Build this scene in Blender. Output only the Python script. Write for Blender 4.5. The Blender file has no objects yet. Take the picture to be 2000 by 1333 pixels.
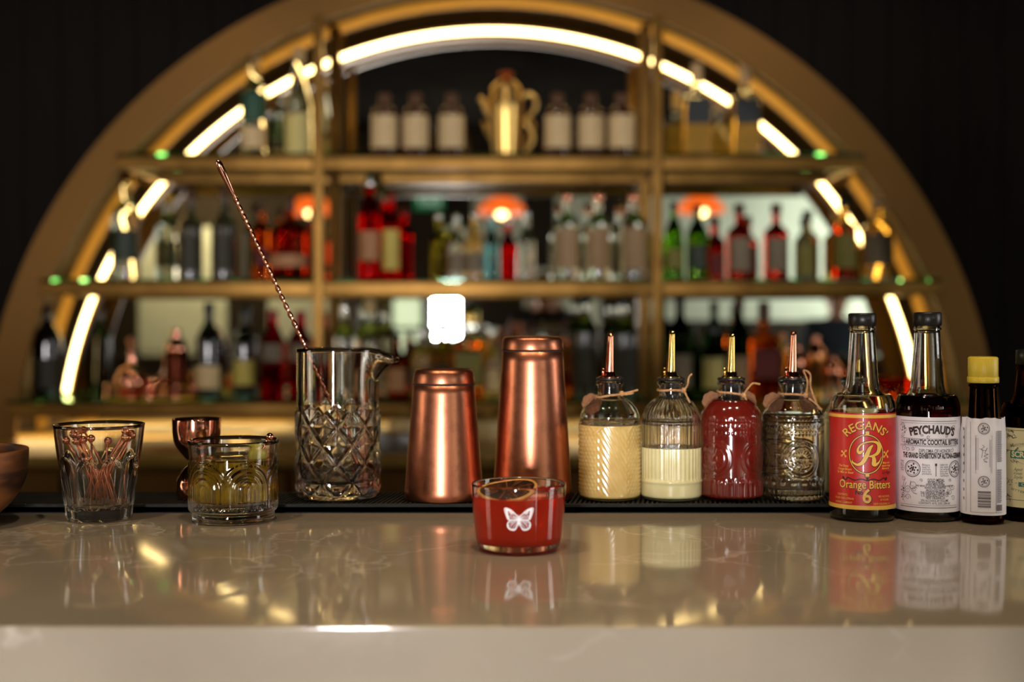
import bpy, bmesh, math, random
from math import pi, sin, cos, sqrt, atan2
from mathutils import Vector, Matrix
random.seed(7)
sc = bpy.context.scene
C = sc.collection
# ---------------------------------------------------------------- camera
F, YH, ZC = 2500.0, 625.0, 1.306          # focal length in px, horizon row, eye height
def X(px, D): return (px-1000.0)*D/F
def Z(py, D): return ZC-(py-YH)*D/F
cd = bpy.data.cameras.new('camera'); cam = bpy.data.objects.new('camera', cd); C.objects.link(cam)
cam.location = (0, 0, ZC); cam.rotation_euler = (pi/2, 0, 0)
cd.lens = 45; cd.sensor_width = 36; cd.shift_y = -0.02075
cd.clip_start = 0.05; cd.clip_end = 60
cd.dof.use_dof = True; cd.dof.focus_distance = 1.27; cd.dof.aperture_fstop = 3.0
sc.camera = cam
# ---------------------------------------------------------------- world, light, exposure
w = bpy.data.worlds.new('world'); sc.world = w; w.use_nodes = True
w.node_tree.nodes['Background'].inputs[0].default_value = (0.9, 0.75, 0.6, 1)
w.node_tree.nodes['Background'].inputs[1].default_value = 0.015
sc.view_settings.view_transform = 'Standard'; sc.view_settings.look = 'None'
sc.view_settings.exposure = 0; sc.view_settings.gamma = 1; sc.view_settings.use_curve_mapping = False
sc.cycles.max_bounces = 14; sc.cycles.transmission_bounces = 14; sc.cycles.glossy_bounces = 8
sc.cycles.transparent_max_bounces = 12
sc.cycles.sample_clamp_indirect = 6; sc.cycles.blur_glossy = 0.3
sc.cycles.use_denoising = True
def area(name, loc, target, sx, sy, power, col):
    l = bpy.data.lights.new(name, 'AREA'); l.shape = 'RECTANGLE'; l.size = sx; l.size_y = sy
    l.energy = power; l.color = col
    o = bpy.data.objects.new(name, l); C.objects.link(o); o.location = loc
    o.rotation_euler = (Vector(target)-Vector(loc)).to_track_quat('-Z', 'Y').to_euler()
    return o
def spot(name, loc, target, power, col, ang=70, rad=.03, blend=.6):
    l = bpy.data.lights.new(name, 'SPOT'); l.energy = power; l.color = col
    l.spot_size = math.radians(ang); l.spot_blend = blend; l.shadow_soft_size = rad
    o = bpy.data.objects.new(name, l); C.objects.link(o); o.location = loc
    o.rotation_euler = (Vector(target)-Vector(loc)).to_track_quat('-Z', 'Y').to_euler()
    return o
# daylight from street windows behind the camera, added fills, and downlights over the bar
area('street_window_light', (-.63, -3.45, 1.02), (0, 1.2, 1.15), .24, 1.02, 200, (1.0, .96, .96))
area('right_fill_light', (4.35, 1.0, 1.7), (0, 1.3, 1.2), 1.0, 1.5, 34, (1.0, .97, .94))  # added soft fill for bright glass edges and the tins' cool right edge
area('left_fill_light', (-4.35, .6, 1.7), (0, 1.3, 1.2), 1.0, 1.5, 22, (1.0, .86, .66))  # added warm fill that brightens the left edges of the glasses
area('left_panel_fill', (-2.9, -2.7, 2.7), (-2.9, -3.5, 1.6), .8, .3, 30, (1.0, .80, .45))  # added warm wash over the pale panels on the front wall's left
area('side_window_light', (3.6, -2.6, 2.0), (2.2, -3.5, 2.0), 1.4, 1.2, 50, (.92, 1.0, .93))
WARM = (1.0, .78, .52)
for i, (x, y, p) in enumerate([(-.62, .75, 30), (.0, .72, 26), (.66, .75, 30)]):
    spot('bar_downlight', (x, y, 2.75), (x*.95, 1.2, 1.1), p, WARM, 62, .035)
for i, (x, y, p) in enumerate([(-1.35, 2.9, 15), (-.07, 2.9, 15), (1.2, 2.9, 17)]):
    spot('aisle_downlight', (x, y, 3.0), (x, 4.1, 1.35), p, WARM, 75, .04)
area('under_shelf_strip', (-1.25, 4.12, 1.0), (-1.25, 4.12, .9), .9, .06, 4.0, (1.0, .70, .30))
area('under_shelf_strip', (.35, 4.12, 1.0), (.35, 4.12, .9), 2.0, .06, 4.5, (1.0, .74, .36))  # added to brighten the rest of the rear worktop
# ---------------------------------------------------------------- materials
MATS = {}
def srgb(r, g, b):
    f = lambda c: (c/255/12.92) if c/255 <= .04045 else ((c/255+.055)/1.055)**2.4
    return (f(r), f(g), f(b))
def mat(name, col=(.8, .8, .8), rough=.5, metal=0, trans=0, ior=1.5, coat=0, emit=None, estr=0, spec=.5, aniso=0, sss=0):
    if name in MATS: return MATS[name]
    m = bpy.data.materials.new(name); m.use_nodes = True
    b = m.node_tree.nodes['Principled BSDF']; I = b.inputs
    I['Base Color'].default_value = (*col, 1); I['Roughness'].default_value = rough
    I['Metallic'].default_value = metal; I['Transmission Weight'].default_value = trans
    I['IOR'].default_value = ior; I['Coat Weight'].default_value = coat; I['Coat Roughness'].default_value = .03
    I['Specular IOR Level'].default_value = spec; I['Anisotropic'].default_value = aniso
    if sss: I['Subsurface Weight'].default_value = sss; I['Subsurface Radius'].default_value = (.02, .012, .006); I['Subsurface Scale'].default_value = .3
    if emit: I['Emission Color'].default_value = (*emit, 1); I['Emission Strength'].default_value = estr
    MATS[name] = m; return m
def N(m, t, **kw):
    n = m.node_tree.nodes.new(t)
    for k, v in kw.items(): setattr(n, k, v)
    return n
def L(m, a, b): m.node_tree.links.new(a, b)
def bsdf(m): return m.node_tree.nodes['Principled BSDF']
def texco(m, scale=(1, 1, 1), out='Object'):
    tc = N(m, 'ShaderNodeTexCoord'); mp = N(m, 'ShaderNodeMapping'); mp.inputs['Scale'].default_value = scale
    L(m, tc.outputs[out], mp.inputs[0]); return mp.outputs[0]
def noise(m, vec, scale, detail=3, rough=.5):
    n = N(m, 'ShaderNodeTexNoise'); n.inputs['Scale'].default_value = scale; n.inputs['Detail'].default_value = detail
    n.inputs['Roughness'].default_value = rough; L(m, vec, n.inputs['Vector']); return n.outputs['Fac']
def ramp(m, fac, stops):
    r = N(m, 'ShaderNodeValToRGB'); e = r.color_ramp.elements
    while len(e) < len(stops): e.new(.5)
    for k, (p, c) in enumerate(stops): e[k].position = p; e[k].color = (*c, 1)
    L(m, fac, r.inputs[0]); return r.outputs[0]
def bump(m, h, strength=.2, dist=.001):
    b = N(m, 'ShaderNodeBump'); b.inputs['Strength'].default_value = strength; b.inputs['Distance'].default_value = dist
    L(m, h, b.inputs['Height']); L(m, b.outputs[0], bsdf(m).inputs['Normal'])
def glass(name, col=(1, 1, 1), rough=0.0, ior=1.5):
    if name in MATS: return MATS[name]
    m = bpy.data.materials.new(name); m.use_nodes = True
    nt = m.node_tree; nt.nodes.remove(nt.nodes['Principled BSDF'])
    g = nt.nodes.new('ShaderNodeBsdfGlass'); g.inputs['Color'].default_value = (*col, 1)
    g.inputs['Roughness'].default_value = rough; g.inputs['IOR'].default_value = ior
    nt.links.new(g.outputs[0], nt.nodes['Material Output'].inputs[0])
    MATS[name] = m; return m
def brushed(name, col, rough=.3, zs=260, col2=None):
    m = mat(name, col, rough, 1)
    v = texco(m, (3, 3, zs)); f = noise(m, v, 3, 4)
    r = ramp(m, f, [(.3, (rough*.93,)*3), (.7, (rough*1.08,)*3)]); L(m, r, bsdf(m).inputs['Roughness'])
    pass
    v2 = texco(m, (14, 14, 9)); g = noise(m, v2, 6, 5, .6)
    c = ramp(m, g, [(.30, col2 or tuple(k*.72 for k in col)), (.5, col), (.9, col)]); L(m, c, bsdf(m).inputs['Base Color'])
    return m
COPPER = brushed('brushed_copper', srgb(190, 120, 90), .33)
COPPER_S = mat('satin_copper', srgb(240, 160, 124), .22, .95)
COPPER_P = mat('polished_copper', srgb(240, 164, 134), .1, 1)
GOLD_P = mat('polished_gold', srgb(225, 190, 110), .1, 1)
BRASS = mat('antique_brass', srgb(190, 142, 66), .38, 1)
v = texco(BRASS, (1, 1, 1)); f = noise(BRASS, v, 9, 4)
L(BRASS, ramp(BRASS, f, [(.3, srgb(110, 80, 38)), (.7, srgb(142, 106, 54))]), bsdf(BRASS).inputs['Base Color'])
BRASS_D = mat('bronze_paint', srgb(116, 82, 36), .45, .7)
REVEAL = mat('dark_bronze_lining', srgb(58, 42, 18), .55, .5)
MIRROR = mat('mirror_glass', (.78, .80, .74), .012, 1)
SHELFGLASS = glass('shelf_glass', (.55, .86, .72), 0, 1.5)
CLEAR = glass('clear_glass', (.985, .99, .985))
THICK = glass('thick_clear_glass', (.995, .995, .99))
LED = mat('led_diffuser', (1, .9, .7), .5, emit=(1, .70, .26), estr=12)
BLACK = mat('black_plastic', (.012, .012, .012), .32)
RUBBER = mat('black_rubber', (.012, .012, .011), .7, spec=.25)
GLOW = mat('lit_gold_trim', srgb(206, 158, 70), .6, .3)  # gold tone stands in for the lit reveal beside the mirror
WHITE = mat('white_print', srgb(238, 232, 236), .5)
# ---------------------------------------------------------------- mesh helpers
def mesh(name, V, Fc, m, parent=None, smooth=True, loc=None, mats=None, fm=None):
    me = bpy.data.meshes.new(name); me.from_pydata([tuple(v) for v in V], [], Fc); me.update()
    for mm in (mats or [m]): me.materials.append(mm)
    if fm is not None: me.polygons.foreach_set('material_index', fm)
    if smooth: me.polygons.foreach_set('use_smooth', [True]*len(me.polygons))
    o = bpy.data.objects.new(name, me); C.objects.link(o)
    if parent: o.parent = parent
    if loc: o.location = loc
    return o
def fixn(o):
    bm = bmesh.new(); bm.from_mesh(o.data); bmesh.ops.recalc_face_normals(bm, faces=bm.faces); bm.to_mesh(o.data); bm.free(); return o
def sharp(o, ang=35):
    try:
        o.data.set_sharp_from_angle(angle=math.radians(ang))
    except Exception: pass
    return o
def tag(o, label=None, cat=None, group=None, kind=None):
    if label: o['label'] = label
    if cat: o['category'] = cat
    if group: o['group'] = group
    if kind: o['kind'] = kind
    return o
def thing(name, label, cat, loc=(0, 0, 0), rz=0, group=None):
    o = bpy.data.objects.new(name, None); C.objects.link(o); o.empty_display_size = .02
    o.location = loc; o.rotation_euler = (0, 0, rz); return tag(o, label, cat, group)
def lathe(name, prof, m, parent=None, segs=48, loc=None, fn=None, square=None, mats=None, fmz=None, closed=False):
    """prof: list of (r,z). fn(theta,r,z,i)->(r,z). closed joins last ring to first (hollow shells)."""
    V, Fc, fm = [], [], []
    rings = []
    for i, (r, z) in enumerate(prof):
        if r <= 1e-6:
            rings.append([len(V)]); V.append((0, 0, z)); continue
        ring = []
        for k in range(segs):
            t = 2*pi*k/segs; rr, zz = r, z
            if fn: rr, zz = fn(t, r, z, i)
            if square:
                e = 2.0/square; c, s = cos(t), sin(t)
                x = abs(c)**e*(1 if c >= 0 else -1); y = abs(s)**e*(1 if s >= 0 else -1)
                V.append((rr*x, rr*y, zz))
            else: V.append((rr*cos(t), rr*sin(t), zz))
            ring.append(len(V)-1)
        rings.append(ring)
    pairs = [(i, i+1) for i in range(len(rings)-1)]
    if closed: pairs.append((len(rings)-1, 0))
    for i, j in pairs:
        a, b = rings[i], rings[j]
        zi = (prof[i][1]+prof[j][1])/2; mi = fmz(zi) if fmz else 0
        for k in range(segs):
            k2 = (k+1) % segs
            if len(a) == 1 and len(b) == 1: continue
            if len(a) == 1: Fc.append((a[0], b[k2], b[k]))
            elif len(b) == 1: Fc.append((a[k], a[k2], b[0]))
            else: Fc.append((a[k], a[k2], b[k2], b[k]))
            fm.append(mi)
    return fixn(mesh(name, V, Fc, m, parent, True, loc, mats, fm))
def box(name, x0, x1, y0, y1, z0, z1, m, parent=None, bev=0):
    V = [(x, y, z) for x in (x0, x1) for y in (y0, y1) for z in (z0, z1)]
    Fc = [(0, 1, 3, 2), (4, 6, 7, 5), (0, 4, 5, 1), (2, 3, 7, 6), (0, 2, 6, 4), (1, 5, 7, 3)]
    o = mesh(name, V, Fc, m, parent, False)
    fixn(o)
    if bev:
        bm = bmesh.new(); bm.from_mesh(o.data)
        bmesh.ops.bevel(bm, geom=bm.edges[:]+bm.verts[:], offset=bev, segments=3, affect='EDGES', profile=.7)
        for f in bm.faces: f.smooth = True
        bm.to_mesh(o.data); bm.free(); sharp(o, 40)
    return o
def tube(name, pts, r, m, parent=None, segs=10, rfn=None, caps=True):
    P = [Vector(p) for p in pts]; V, Fc = [], []
    up = Vector((0, 0, 1)); prevn = None
    for i, p in enumerate(P):
        t = (P[min(i+1, len(P)-1)]-P[max(i-1, 0)]).normalized()
        n = prevn if prevn is not None else (up if abs(t.z) < .9 else Vector((1, 0, 0)))
        n = (n-t*n.dot(t)).normalized(); prevn = n; b = t.cross(n)
        rr = rfn(i/(len(P)-1)) if rfn else r
        for k in range(segs):
            a = 2*pi*k/segs; V.append(p+(n*cos(a)+b*sin(a))*rr)
    for i in range(len(P)-1):
        for k in range(segs):
            k2 = (k+1) % segs; Fc.append((i*segs+k, i*segs+k2, (i+1)*segs+k2, (i+1)*segs+k))
    if caps:
        Fc.append(tuple(range(segs))[::-1]); Fc.append(tuple((len(P)-1)*segs+k for k in range(segs)))
    return fixn(mesh(name, V, Fc, m, parent))
def join_into(o, others):
    """merge helper meshes of ONE part into o"""
    bm = bmesh.new(); bm.from_mesh(o.data)
    for q in others:
        q.data.transform(q.matrix_basis); bm.from_mesh(q.data)
    bm.to_mesh(o.data); bm.free()
    for q in others: bpy.data.objects.remove(q, do_unlink=True)
    return o
def smooth_prof(pts, n=6):
    """Catmull-Rom through (r,z) points"""
    out = []
    for i in range(len(pts)-1):
        p0 = pts[max(i-1, 0)]; p1 = pts[i]; p2 = pts[i+1]; p3 = pts[min(i+2, len(pts)-1)]
        for k in range(n):
            t = k/n; q = []
            for a in (0, 1):
                q.append(.5*((2*p1[a])+(-p0[a]+p2[a])*t+(2*p0[a]-5*p1[a]+4*p2[a]-p3[a])*t*t+(-p0[a]+3*p1[a]-3*p2[a]+p3[a])*t**3))
            out.append((max(q[0], 0), q[1]))
    out.append(pts[-1]); return out
# flat art bent round a cylinder that faces -Y
def ribbon_quads(pts, wd, V, Fc, closed=False):
    n = len(pts); base = len(V)
    for i in range(n):
        a = pts[(i-1) % n] if (closed or i > 0) else pts[i]; b = pts[(i+1) % n] if (closed or i < n-1) else pts[i]
        dx, dy = b[0]-a[0], b[1]-a[1]; l = sqrt(dx*dx+dy*dy) or 1; nx, ny = -dy/l, dx/l
        ww = (wd[i] if isinstance(wd, (list, tuple)) else wd)/2
        V.append((pts[i][0]+nx*ww, pts[i][1]+ny*ww)); V.append((pts[i][0]-nx*ww, pts[i][1]-ny*ww))
    for i in range(n if closed else n-1):
        j = (i+1) % n; Fc.append((base+2*i, base+2*i+1, base+2*j+1, base+2*j))
def crv(pts, n=8, closed=False):
    out = []; m = len(pts); rng = m if closed else m-1
    for i in range(rng):
        g = lambda k: pts[k % m] if closed else pts[min(max(k, 0), m-1)]
        p0, p1, p2, p3 = g(i-1), g(i), g(i+1), g(i+2)
        for k in range(n):
            t = k/n
            out.append(tuple(.5*((2*p1[a])+(-p0[a]+p2[a])*t+(2*p0[a]-5*p1[a]+4*p2[a]-p3[a])*t*t+(-p0[a]+3*p1[a]-3*p2[a]+p3[a])*t**3) for a in range(len(p1))))
    if not closed: out.append(pts[-1])
    return out
class Art:
    """collects 2D strokes and text (metres) and bends them on a cylinder of radius R"""
    def __init__(s): s.V = []; s.F = []
    def stroke(s, pts, wd, closed=False): ribbon_quads(pts, wd, s.V, s.F, closed)
    def poly(s, pts):
        b = len(s.V); s.V += list(pts); s.F.append(tuple(range(b, b+len(pts))))
    def rect(s, x0, y0, x1, y1, n=1):
        b = len(s.V)
        for k in range(n+1):
            x = x0+(x1-x0)*k/n; s.V += [(x, y0), (x, y1)]
        for k in range(n): s.F.append((b+2*k, b+2*k+2, b+2*k+3, b+2*k+1))
    def circle(s, cx, cy, r, wd, n=40): s.stroke([(cx+r*cos(2*pi*k/n), cy+r*sin(2*pi*k/n)) for k in range(n)], wd, True)
    def disc(s, cx, cy, r, n=20): s.poly([(cx+r*cos(2*pi*k/n), cy+r*sin(2*pi*k/n)) for k in range(n)])
    def text(s, body, cx, cy, size, off=0, sx=1, arc=None, rot=0, shear=0, fitw=None, align='CENTER'):
        cu = bpy.data.curves.new('t', 'FONT'); cu.body = body; cu.size = 1; cu.align_x = align; cu.align_y = 'CENTER'
        cu.offset = off; cu.resolution_u = 3; cu.shear = shear
        o = bpy.data.objects.new('t', cu); C.objects.link(o)
        me = bpy.data.meshes.new_from_object(o.evaluated_get(bpy.context.evaluated_depsgraph_get()))
        b = len(s.V); P = [(v.co.x, v.co.y) for v in me.vertices]
        if fitw and P:
            wd = (max(p[0] for p in P)-min(p[0] for p in P))*size; sx = fitw/wd
        for x, y in P:
            x *= size*sx; y *= size
            if arc:      # bend text upward on a circle of radius arc (positive: arch)
                a = x/arc; rr = arc+y if arc > 0 else arc+y
                x, y = rr*sin(a), rr*cos(a)-arc
            if rot: x, y = x*cos(rot)-y*sin(rot), x*sin(rot)+y*cos(rot)
            s.V.append((cx+x, cy+y))
        for p in me.polygons: s.F.append(tuple(b+k for k in p.vertices))
        bpy.data.objects.remove(o); bpy.data.meshes.remove(me); bpy.data.curves.remove(cu)
    def bend(s, name, R, m, parent, rz=0, taper=None):
        V = [((R(y) if callable(R) else R)*sin(x/(R(y) if callable(R) else R)+rz), -(R(y) if callable(R) else R)*cos(x/(R(y) if callable(R) else R)+rz), y) for x, y in s.V]
        me_o = mesh(name, V, s.F, m, parent, False)
        return me_o
def wrap(name, R, z0, z1, a0, a1, m, parent, n=60, nz=1, edge=None):
    V, Fc = [], []
    for j in range(nz+1):
        z = z0+(z1-z0)*j/nz
        for i in range(n+1):
            a = a0+(a1-a0)*i/n; r = R(z) if callable(R) else R
            zz = z
            if edge: r, zz = edge(a, r, z, j/nz)
            V.append((r*sin(a), -r*cos(a), zz))
    for j in range(nz):
        for i in range(n): Fc.append((j*(n+1)+i, j*(n+1)+i+1, (j+1)*(n+1)+i+1, (j+1)*(n+1)+i))
    return mesh(name, V, Fc, m, parent)
# ---------------------------------------------------------------- room shell
WALLM = mat('dark_stained_planks', srgb(36, 25, 19), .75, spec=.12)
v = texco(WALLM, (1, 1, 1)); sx = N(WALLM, 'ShaderNodeSeparateXYZ'); L(WALLM, v, sx.inputs[0])
mth = N(WALLM, 'ShaderNodeMath', operation='MULTIPLY'); mth.inputs[1].default_value = 1/.13; L(WALLM, sx.outputs[0], mth.inputs[0])
fr = N(WALLM, 'ShaderNodeMath', operation='FRACT'); L(WALLM, mth.outputs[0], fr.inputs[0])
pp = N(WALLM, 'ShaderNodeMath', operation='PINGPONG'); pp.inputs[1].default_value = .5; L(WALLM, fr.outputs[0], pp.inputs[0])
gv = ramp(WALLM, pp.outputs[0], [(0, (0, 0, 0)), (.05, (1, 1, 1))])
nz = noise(WALLM, texco(WALLM, (30, 30, 2)), 3, 5); cr = ramp(WALLM, nz, [(.3, srgb(13, 9, 6)), (.7, srgb(22, 15, 10))])
mx = N(WALLM, 'ShaderNodeMix', data_type='RGBA', blend_type='MULTIPLY'); mx.inputs[0].default_value = .8
L(WALLM, cr, mx.inputs[6]); L(WALLM, gv, mx.inputs[7]); L(WALLM, mx.outputs[2], bsdf(WALLM).inputs['Base Color'])
bump(WALLM, gv, .6, .004)
FLOORM = mat('dark_floor', srgb(60, 50, 42), .5); v = texco(FLOORM); f = noise(FLOORM, v, 3); L(FLOORM, ramp(FLOORM, f, [(.3, srgb(50, 42, 36)), (.7, srgb(75, 62, 52))]), bsdf(FLOORM).inputs['Base Color'])
CEIL = mat('dark_ceiling', srgb(30, 28, 26), 1, spec=0); v = texco(CEIL); f = noise(CEIL, v, 2); L(CEIL, ramp(CEIL, f, [(.3, srgb(17, 15, 13)), (.7, srgb(27, 24, 21))]), bsdf(CEIL).inputs['Base Color'])
PALE = mat('pale_plaster', srgb(214, 216, 196), .7); v = texco(PALE); f = noise(PALE, v, 4); L(PALE, ramp(PALE, f, [(.3, srgb(206, 208, 188)), (.7, srgb(222, 224, 206))]), bsdf(PALE).inputs['Base Color'])
DARKW = mat('dark_panelling', srgb(48, 40, 32), .7, spec=.1); v = texco(DARKW, (20, 20, 1)); f = noise(DARKW, v, 3); L(DARKW, ramp(DARKW, f, [(.3, srgb(40, 33, 27)), (.7, srgb(58, 48, 38))]), bsdf(DARKW).inputs['Base Color'])
S = lambda o: tag(o, kind='structure')
S(box('floor', -4.6, 4.6, -3.7, 4.6, -.05, 0, FLOORM))
S(box('ceiling', -4.6, 4.6, -3.7, 4.6, 3.15, 3.2, CEIL))
S(box('wall_back', -4.6, 4.6, 4.42, 4.6, 0, 3.15, WALLM))
S(box('wall_left', -4.6, -4.5, -3.7, 4.42, 0, 3.15, DARKW))
S(box('wall_right', 4.5, 4.6, -3.7, 4.42, 0, 3.15, DARKW))
# front wall (seen only in the mirror): dark panelling, pale plaster bays, two street windows
S(box('wall_front', -4.5, 4.5, -3.7, -3.55, 0, 3.15, DARKW))
for k, (a, b, z0, z1) in enumerate([(1.3, 3.9, 1.30, 2.62), (.42, .85, 1.2, 2.6), (-3.6, -2.75, 1.0, 2.2), (-2.35, -1.62, 1.1, 1.75), (.12, .40, 1.2, 1.8), (-.38, .1, 2.05, 2.5)]):
    S(box('trim_%d' % (k+1), a, b, -3.55, -3.53, z0, z1, PALE))
WINL = mat('daylit_window_pane', (.9, .95, .9), .4, emit=(.80, .95, .62), estr=.9)
for k, (a, b) in enumerate([(-1.14, -.88)]):
    wf = S(box('window_%d' % (k+1), a-.04, b+.04, -3.55, -3.52, .45, 1.62, DARKW))
    box('window_pane', a, b, -3.52, -3.515, .5, 1.58, WINL, wf)
    box('glazing_bar', a, b, -3.515, -3.505, 1.2, 1.24, DARKW, wf)
# green lit sign above the far doorway, seen in the mirror
sg = thing('exit_sign', 'small green lit sign reflected near the top of the mirror', 'sign', (-.80, -3.5, 2.44))
box('sign_case', -.14, .14, -.05, 0, -.07, .07, mat('green_sign', (.0, .12, .05), .4, emit=(.02, .45, .18), estr=.18), sg)
a = Art(); a.text('EXIT', 0, -.002, .11, off=.01)
so = mesh('sign_lettering', [(-x, .003, y) for x, y in a.V], a.F, mat('lit_letters', (1, 1, 1), .5, emit=(.6, 1, .8), estr=.4), sg, False)
# ---------------------------------------------------------------- front bar
QZ = mat('polished_quartz', srgb(168, 146, 126), .12, spec=.75)
v = texco(QZ); n1 = noise(QZ, v, 5, 5); base = ramp(QZ, n1, [(.3, srgb(152, 140, 122)), (.7, srgb(168, 156, 137))])
n0 = noise(QZ, v, 2.2, 4, .6)
mpd = N(QZ, 'ShaderNodeMix', data_type='RGBA'); mpd.inputs[0].default_value = .3
nz2 = N(QZ, 'ShaderNodeTexNoise'); nz2.inputs['Scale'].default_value = 5; nz2.inputs['Detail'].default_value = 5; L(QZ, v, nz2.inputs['Vector'])
L(QZ, v, mpd.inputs[6]); L(QZ, nz2.outputs['Color'], mpd.inputs[7])
vo = N(QZ, 'ShaderNodeTexVoronoi', feature='DISTANCE_TO_EDGE'); vo.inputs['Scale'].default_value = 7.5; L(QZ, mpd.outputs[2], vo.inputs['Vector'])
vein = ramp(QZ, vo.outputs['Distance'], [(0, (1, 1, 1)), (.022, (0, 0, 0))])
msk = ramp(QZ, noise(QZ, v, 7, 2), [(.52, (0, 0, 0)), (.66, (1, 1, 1))])
mm = N(QZ, 'ShaderNodeMath', operation='MULTIPLY'); L(QZ, vein, mm.inputs[0]); L(QZ, msk, mm.inputs[1])
mm2 = N(QZ, 'ShaderNodeMath', operation='MULTIPLY'); mm2.inputs[1].default_value = .55; L(QZ, mm.outputs[0], mm2.inputs[0])
mq = N(QZ, 'ShaderNodeMix', data_type='RGBA'); L(QZ, mm2.outputs[0], mq.inputs[0]); L(QZ, base, mq.inputs[6]); mq.inputs[7].default_value = (*srgb(226, 214, 200), 1)
L(QZ, mq.outputs[2], bsdf(QZ).inputs['Base Color'])
fine = noise(QZ, v, 260, 2); L(QZ, ramp(QZ, fine, [(.3, (.06,)*3), (.7, (.09,)*3)]), bsdf(QZ).inputs['Roughness'])
ctr = tag(box('bar_counter', -2.4, 2.4, .8583, 1.475, .96, 1.10, QZ, bev=.0025), 'pale taupe polished quartz bar counter with faint white veins, in front of everything', 'counter')
box('counter_base', -2.38, 2.38, .95, 1.45, 0.0, .96, DARKW, ctr)
# bar mat: black rubber tray with a low rim and slanted ridges
bm_ = thing('bar_mat', 'long black rubber bar mat with slanted ridges along the rear of the counter', 'bar mat', (0, 0, 1.1001))
fr_ = box('mat_tray', -1.3, 1.3, 1.362, 1.468, 0, .0065, RUBBER, bm_)
box('mat_rim', -1.3, 1.3, 1.362, 1.3665, .0, .0098, RUBBER, bm_, .001)
V, Fc = [], []
x = -.85
while x < .85:
    b = len(V)
    for (dx, dy) in ((0, 1.3685), (.0022, 1.3685), (.0022+.014, 1.462), (.014, 1.462)):
        V.append((x+dx, dy, .0065)); V.append((x+dx*.98+.0003, dy, .0095))
    Fc += [(b, b+2, b+3, b+1), (b+2, b+4, b+5, b+3), (b+4, b+6, b+7, b+5), (b+6, b, b+1, b+7), (b+1, b+3, b+5, b+7)]
    x += .0052
fixn(mesh('mat_ridges', V, Fc, RUBBER, bm_, False))
# ---------------------------------------------------------------- back bar cabinet
BR2 = mat('brass_sheet', srgb(158, 126, 62), .35, .5); v = texco(BR2); f = noise(BR2, v, 5, 4)
L(BR2, ramp(BR2, f, [(.3, srgb(136, 106, 50)), (.7, srgb(172, 140, 74))]), bsdf(BR2).inputs['Base Color'])
cab = thing('back_counter', 'brass topped rear cabinet running under the arched shelves', 'cabinet', (0, 3.55, 0))
box('worktop', -2.6, 2.6, -.03, .86, .90, .93, BR2, cab, .004)
box('carcass', -2.55, 2.55, .02, .86, .08, .90, BRASS_D, cab)
for k in range(8):
    xx = -2.5+k*.63
    d = box('door', xx, xx+.61, .0, .02, .12, .88, BRASS_D, cab, .003); d['kind'] = 'thing'
    del d['kind']
    box('handle', xx+.27, xx+.34, -.02, 0, .80, .815, BRASS, d, .003)
# ---------------------------------------------------------------- arched shelving
AX, AZ = -.0672, .85
arch = thing('arched_shelving', 'large half-round brass framed shelving with mirror and glowing light strip', 'shelving', (0, 0, 0))
def arc_solid(name, cx, cz, r0, r1, y0, y1, m, zmin, parent, n=96, a0=None, a1=None, zs=None):
    """annulus sector extruded in y, cut at z=zmin"""
    A0 = a0 if a0 is not None else math.asin((zmin-cz)/r1); A1 = a1 if a1 is not None else pi-A0
    V, Fc = [], []
    for i in range(n+1):
        t = A0+(A1-A0)*i/n
        for r, y in ((r0, y0), (r1, y0), (r1, y1), (r0, y1)): V.append((cx+r*cos(t), y, cz+r*sin(t)))
    for i in range(n):
        for k in range(4):
            k2 = (k+1) % 4; Fc.append((4*i+k, 4*i+k2, 4*i+4+k2, 4*i+4+k))
    Fc += [(0, 1, 2, 3), (4*n+3, 4*n+2, 4*n+1, 4*n)]
    o = fixn(mesh(name, V, Fc, m, parent)); return sharp(o, 40)
arc_solid('arch_face', AX, AZ, 1.488, 1.592, 4.00, 4.02, BRASS_D, .935, arch)
arc_solid('arch_reveal', AX, AZ, 1.562, 1.592, 4.02, 4.415, REVEAL, .935, arch)
V, Fc = [], []
for i in range(97):
    A0 = math.asin((.935-AZ)/1.56); t = A0+(pi-2*A0)*i/96
    for r, y in ((1.5615, 4.376), (1.5615, 4.404), (1.534, 4.404), (1.534, 4.398)): V.append((AX+r*cos(t), y, AZ+r*sin(t)))
for i in range(96):
    for k in range(4): k2 = (k+1) % 4; Fc.append((4*i+k, 4*i+k2, 4*i+4+k2, 4*i+4+k))
Fc += [(0, 1, 2, 3), (387, 386, 385, 384)]
sharp(fixn(mesh('arch_glow_band', V, Fc, GLOW, arch)), 30)  # sloped towards the light strip so it glows like the lit reveal
V = [(AX, 4.405, .93)]; Fc = []
for i in range(97):
    A0 = math.asin((.93-AZ)/1.561); t = A0+(pi-2*A0)*i/96; V.append((AX+1.561*cos(t), 4.405, AZ+1.561*sin(t)))
for i in range(96): Fc.append((0, i+2, i+1))
b = len(V); V += [(x, 4.412, z) for x, y, z in V]; Fc += [tuple(k+b for k in f)[::-1] for f in Fc]
mo = mesh('mirror', V, Fc, MIRROR, arch, False)
LX, LZ, LR = -.0698, .821, 1.4755
a0 = math.asin((1.06-LZ)/LR)
arc_solid('light_channel', LX, LZ, LR-.017, LR+.017, 4.385, 4.4045, BRASS, 0, arch, a0=a0-.005, a1=pi-a0+.005)
pts = [(LX+LR*cos(a0+(pi-2*a0)*k/120), 4.381, LZ+LR*sin(a0+(pi-2*a0)*k/120)) for k in range(121)]
tag(tube('light_strip', pts, .0095, LED, arch, 10), 'glowing warm white light strip')
ZS = [1.823, 1.433, 1.0545]
PXS = [622*1.0, 1284.0]
PX_ = [X(622, 3.985), X(1284, 3.985)]
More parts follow.
